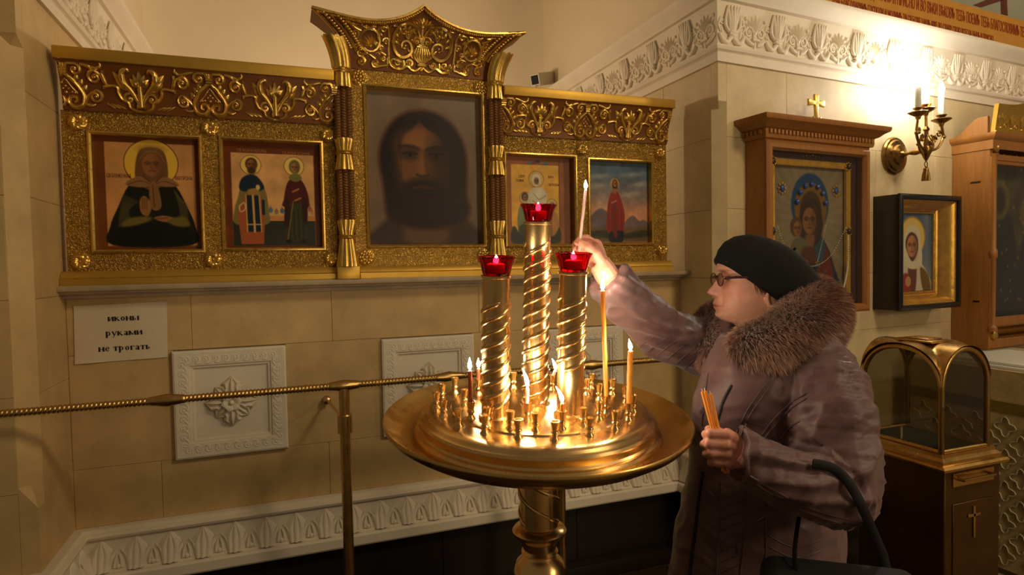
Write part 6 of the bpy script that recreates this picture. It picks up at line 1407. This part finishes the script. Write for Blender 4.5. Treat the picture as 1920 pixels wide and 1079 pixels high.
for i in ch:
    vs_ = polys[i]; w_ = rgn.dirichlet(np.ones(len(vs_))); p0 = sum(co[v]*a for v, a in zip(vs_, w_)); n_ = sum(nr[v]*a for v, a in zip(vs_, w_)); n_ /= np.linalg.norm(n_)
    cl_ = noise.noise(Vector(p0)*24); d_ = n_*.85+cdir*.55+rgn.randn(3)*.24+np.array(noise.noise_vector(Vector(p0)*16))*.40; d_ -= n_*min(0, d_@n_-.15); d_ /= np.linalg.norm(d_); L_ = .017+.011*rgn.rand()+.003*cl_
    sd = np.cross(d_, np.array(FWD)+rgn.randn(3)*.3); sd /= np.linalg.norm(sd)+1e-9; dr = np.array([0, 0, -.25*L_])+cdir*L_*.25
    a_, b_, c_ = p0-n_*.003, p0+d_*L_*.55, p0+d_*L_+dr*.6; wd = .00055+.0004*rgn.rand(); k = len(fv)
    fv += [a_-sd*wd, a_+sd*wd, b_+sd*wd*.8, b_-sd*wd*.8, c_]; ff += [(k, k+1, k+2, k+3), (k+3, k+2, k+4)]
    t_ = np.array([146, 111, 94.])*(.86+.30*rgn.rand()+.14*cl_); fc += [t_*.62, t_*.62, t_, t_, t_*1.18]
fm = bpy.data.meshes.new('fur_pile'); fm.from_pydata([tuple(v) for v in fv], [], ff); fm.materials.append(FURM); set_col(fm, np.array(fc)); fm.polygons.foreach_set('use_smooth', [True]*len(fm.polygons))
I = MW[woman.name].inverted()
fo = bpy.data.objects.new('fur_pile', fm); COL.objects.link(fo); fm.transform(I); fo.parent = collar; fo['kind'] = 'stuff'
# --- boots
for f_ in FEET:
    q = MB(); fd = HF
    q.rings([[Vector((f_.x, f_.y, 0))+fd*(cx_+lx_*math.cos(a_))+HL*(.045*wx*math.sin(a_))+HU*z for a_ in [2*pi*k/24 for k in range(24)]] for cx_, lx_, wx, z in ((.05, .125, 1.0, .001), (.05, .128, 1.05, .02), (.045, .12, 1.02, .05), (.02, .085, 1.0, .085), (.0, .062, 1.05, .12), (0, .06, 1.1, .22), (0, .062, 1.15, .34))]); q.build('boot', BLK, woman, ang=60)

# --- things she holds: three unlit tapers, the lit white candle, a handbag on her arm
D = 1.205
for k, (tx, ty, bx_, by_, dd, lab) in enumerate(((1317, 735, 1356, 884, .012, 'leftmost of the three unlit yellow tapers in her fist'), (1322, 734, 1361, 888, .020, 'middle one of the three unlit yellow tapers in her fist'), (1332, 739, 1366, 886, .011, 'rightmost of the three unlit yellow tapers in her fist'))):
    t = thing('unlit_taper', lab, 'candle', at(bx_, by_, D+dd), 0, 'unlit tapers in the left hand'); q = MB(); a0, a1 = at(bx_, by_, D+dd), at(tx, ty, D+dd+.01); q.tube([a0, a0.lerp(a1, .5), a1], .0033, 10); q.build('wax_body', WAX_Y, t)
    q = MB(); q.tube([a1, a1+(a1-a0).normalized()*.006], .0007, 5); q.build('wick', WAX_P, t)
candle(at(1084, 482, 1.362), at(1098, 357, 1.362), .0034, WAX_P, 'thin white candle pinched in her raised right hand, lit', .020, name='held_candle', grp=None)
bag = thing('handbag', 'black leather handbag hanging from her bent left arm', 'bag', at(1545, 1180, 1.20))
q = MB(); c_ = at(1575, 1190, 1.14); ex = Vector((.80, -.60, 0)); q.box(c_, (.27, .11, .24), Matrix((ex, Vector((.6, .8, 0)), Vector((0, 0, 1)))).transposed()); q.build('bag_body', BLK, bag, bevel=.03, seg=4)
q = MB(); q.tube([at(*p_) for p_ in cr([(1495, 1110, 1.13), (1490, 1050, 1.15), (1493, 1005, 1.20), (1500, 960, 1.26)], 6)], .0065, 8, flat=.4); q.build('handle', BLK, bag)
P_ = [on_coat(*p_, lift=.004) for p_ in cr([(1520, 868), (1548, 872), (1575, 888), (1598, 920), (1615, 955), (1628, 985)], 5)]
P_ = [p_ for p_ in P_ if p_ is not None]
for _ in range(6): P_ = [P_[0]]+[(P_[i-1]+P_[i]*2+P_[i+1])/4 for i in range(1, len(P_)-1)]+[P_[-1]]
P_ = [p_-FWD*.008 for p_ in P_]+[at(1655, 1040, 1.19), at(1668, 1090, 1.19), at(1660, 1130, 1.19)]
q = MB(); q.tube([p_ for p_ in P_], 0.0095, 8, flat=.22, up=tuple(-FWD)); q.build('handle', BLK, bag)
# ------------------------------------------------------------------ security camera on the niche wall
cv = thing('security_camera', 'small white security camera on the niche wall above the screen', 'camera', (1.86, 1.40, 2.74))
WPL = mat('white_plastic', (206, 200, 184), .45)
a, b = onY(1047, 148, 1.38), onY(1003, 147, 1.15)
c0, c1 = at(1036, 146, 4.55), at(1003, 150, 4.35)
q = MB(); d = (c1-c0).normalized(); rm = d.to_track_quat('Y', 'Z').to_matrix(); q.box((c0+c1)/2, (.075, (c1-c0).length, .085), rm); q.build('housing', WPL, cv, bevel=.008)
q = MB(); q.box(c1+d*.002, (.055, .006, .06), rm); q.build('lens_window', BLK, cv, bevel=.002)
q = MB(); q.tube([c0-Vector((0, 0, .01)), c0+Vector((.05, .05, -.02)), c0+Vector((.10, .10, -.05))], .014, 8); q.ball(c0+Vector((.05, .05, -.02)), .022, 10, 8); q.tube([c0+Vector((.045, .05, -.03)), c0+Vector((.05, .05, -.12))], .012, 8); q.build('bracket', WPL, cv)
q = MB(); q.tube([c1-Vector((0, 0, .04)), c1-Vector((0, 0, .10))], .012, 8); q.build('cable', WPL, cv)
bpy.context.view_layer.update()
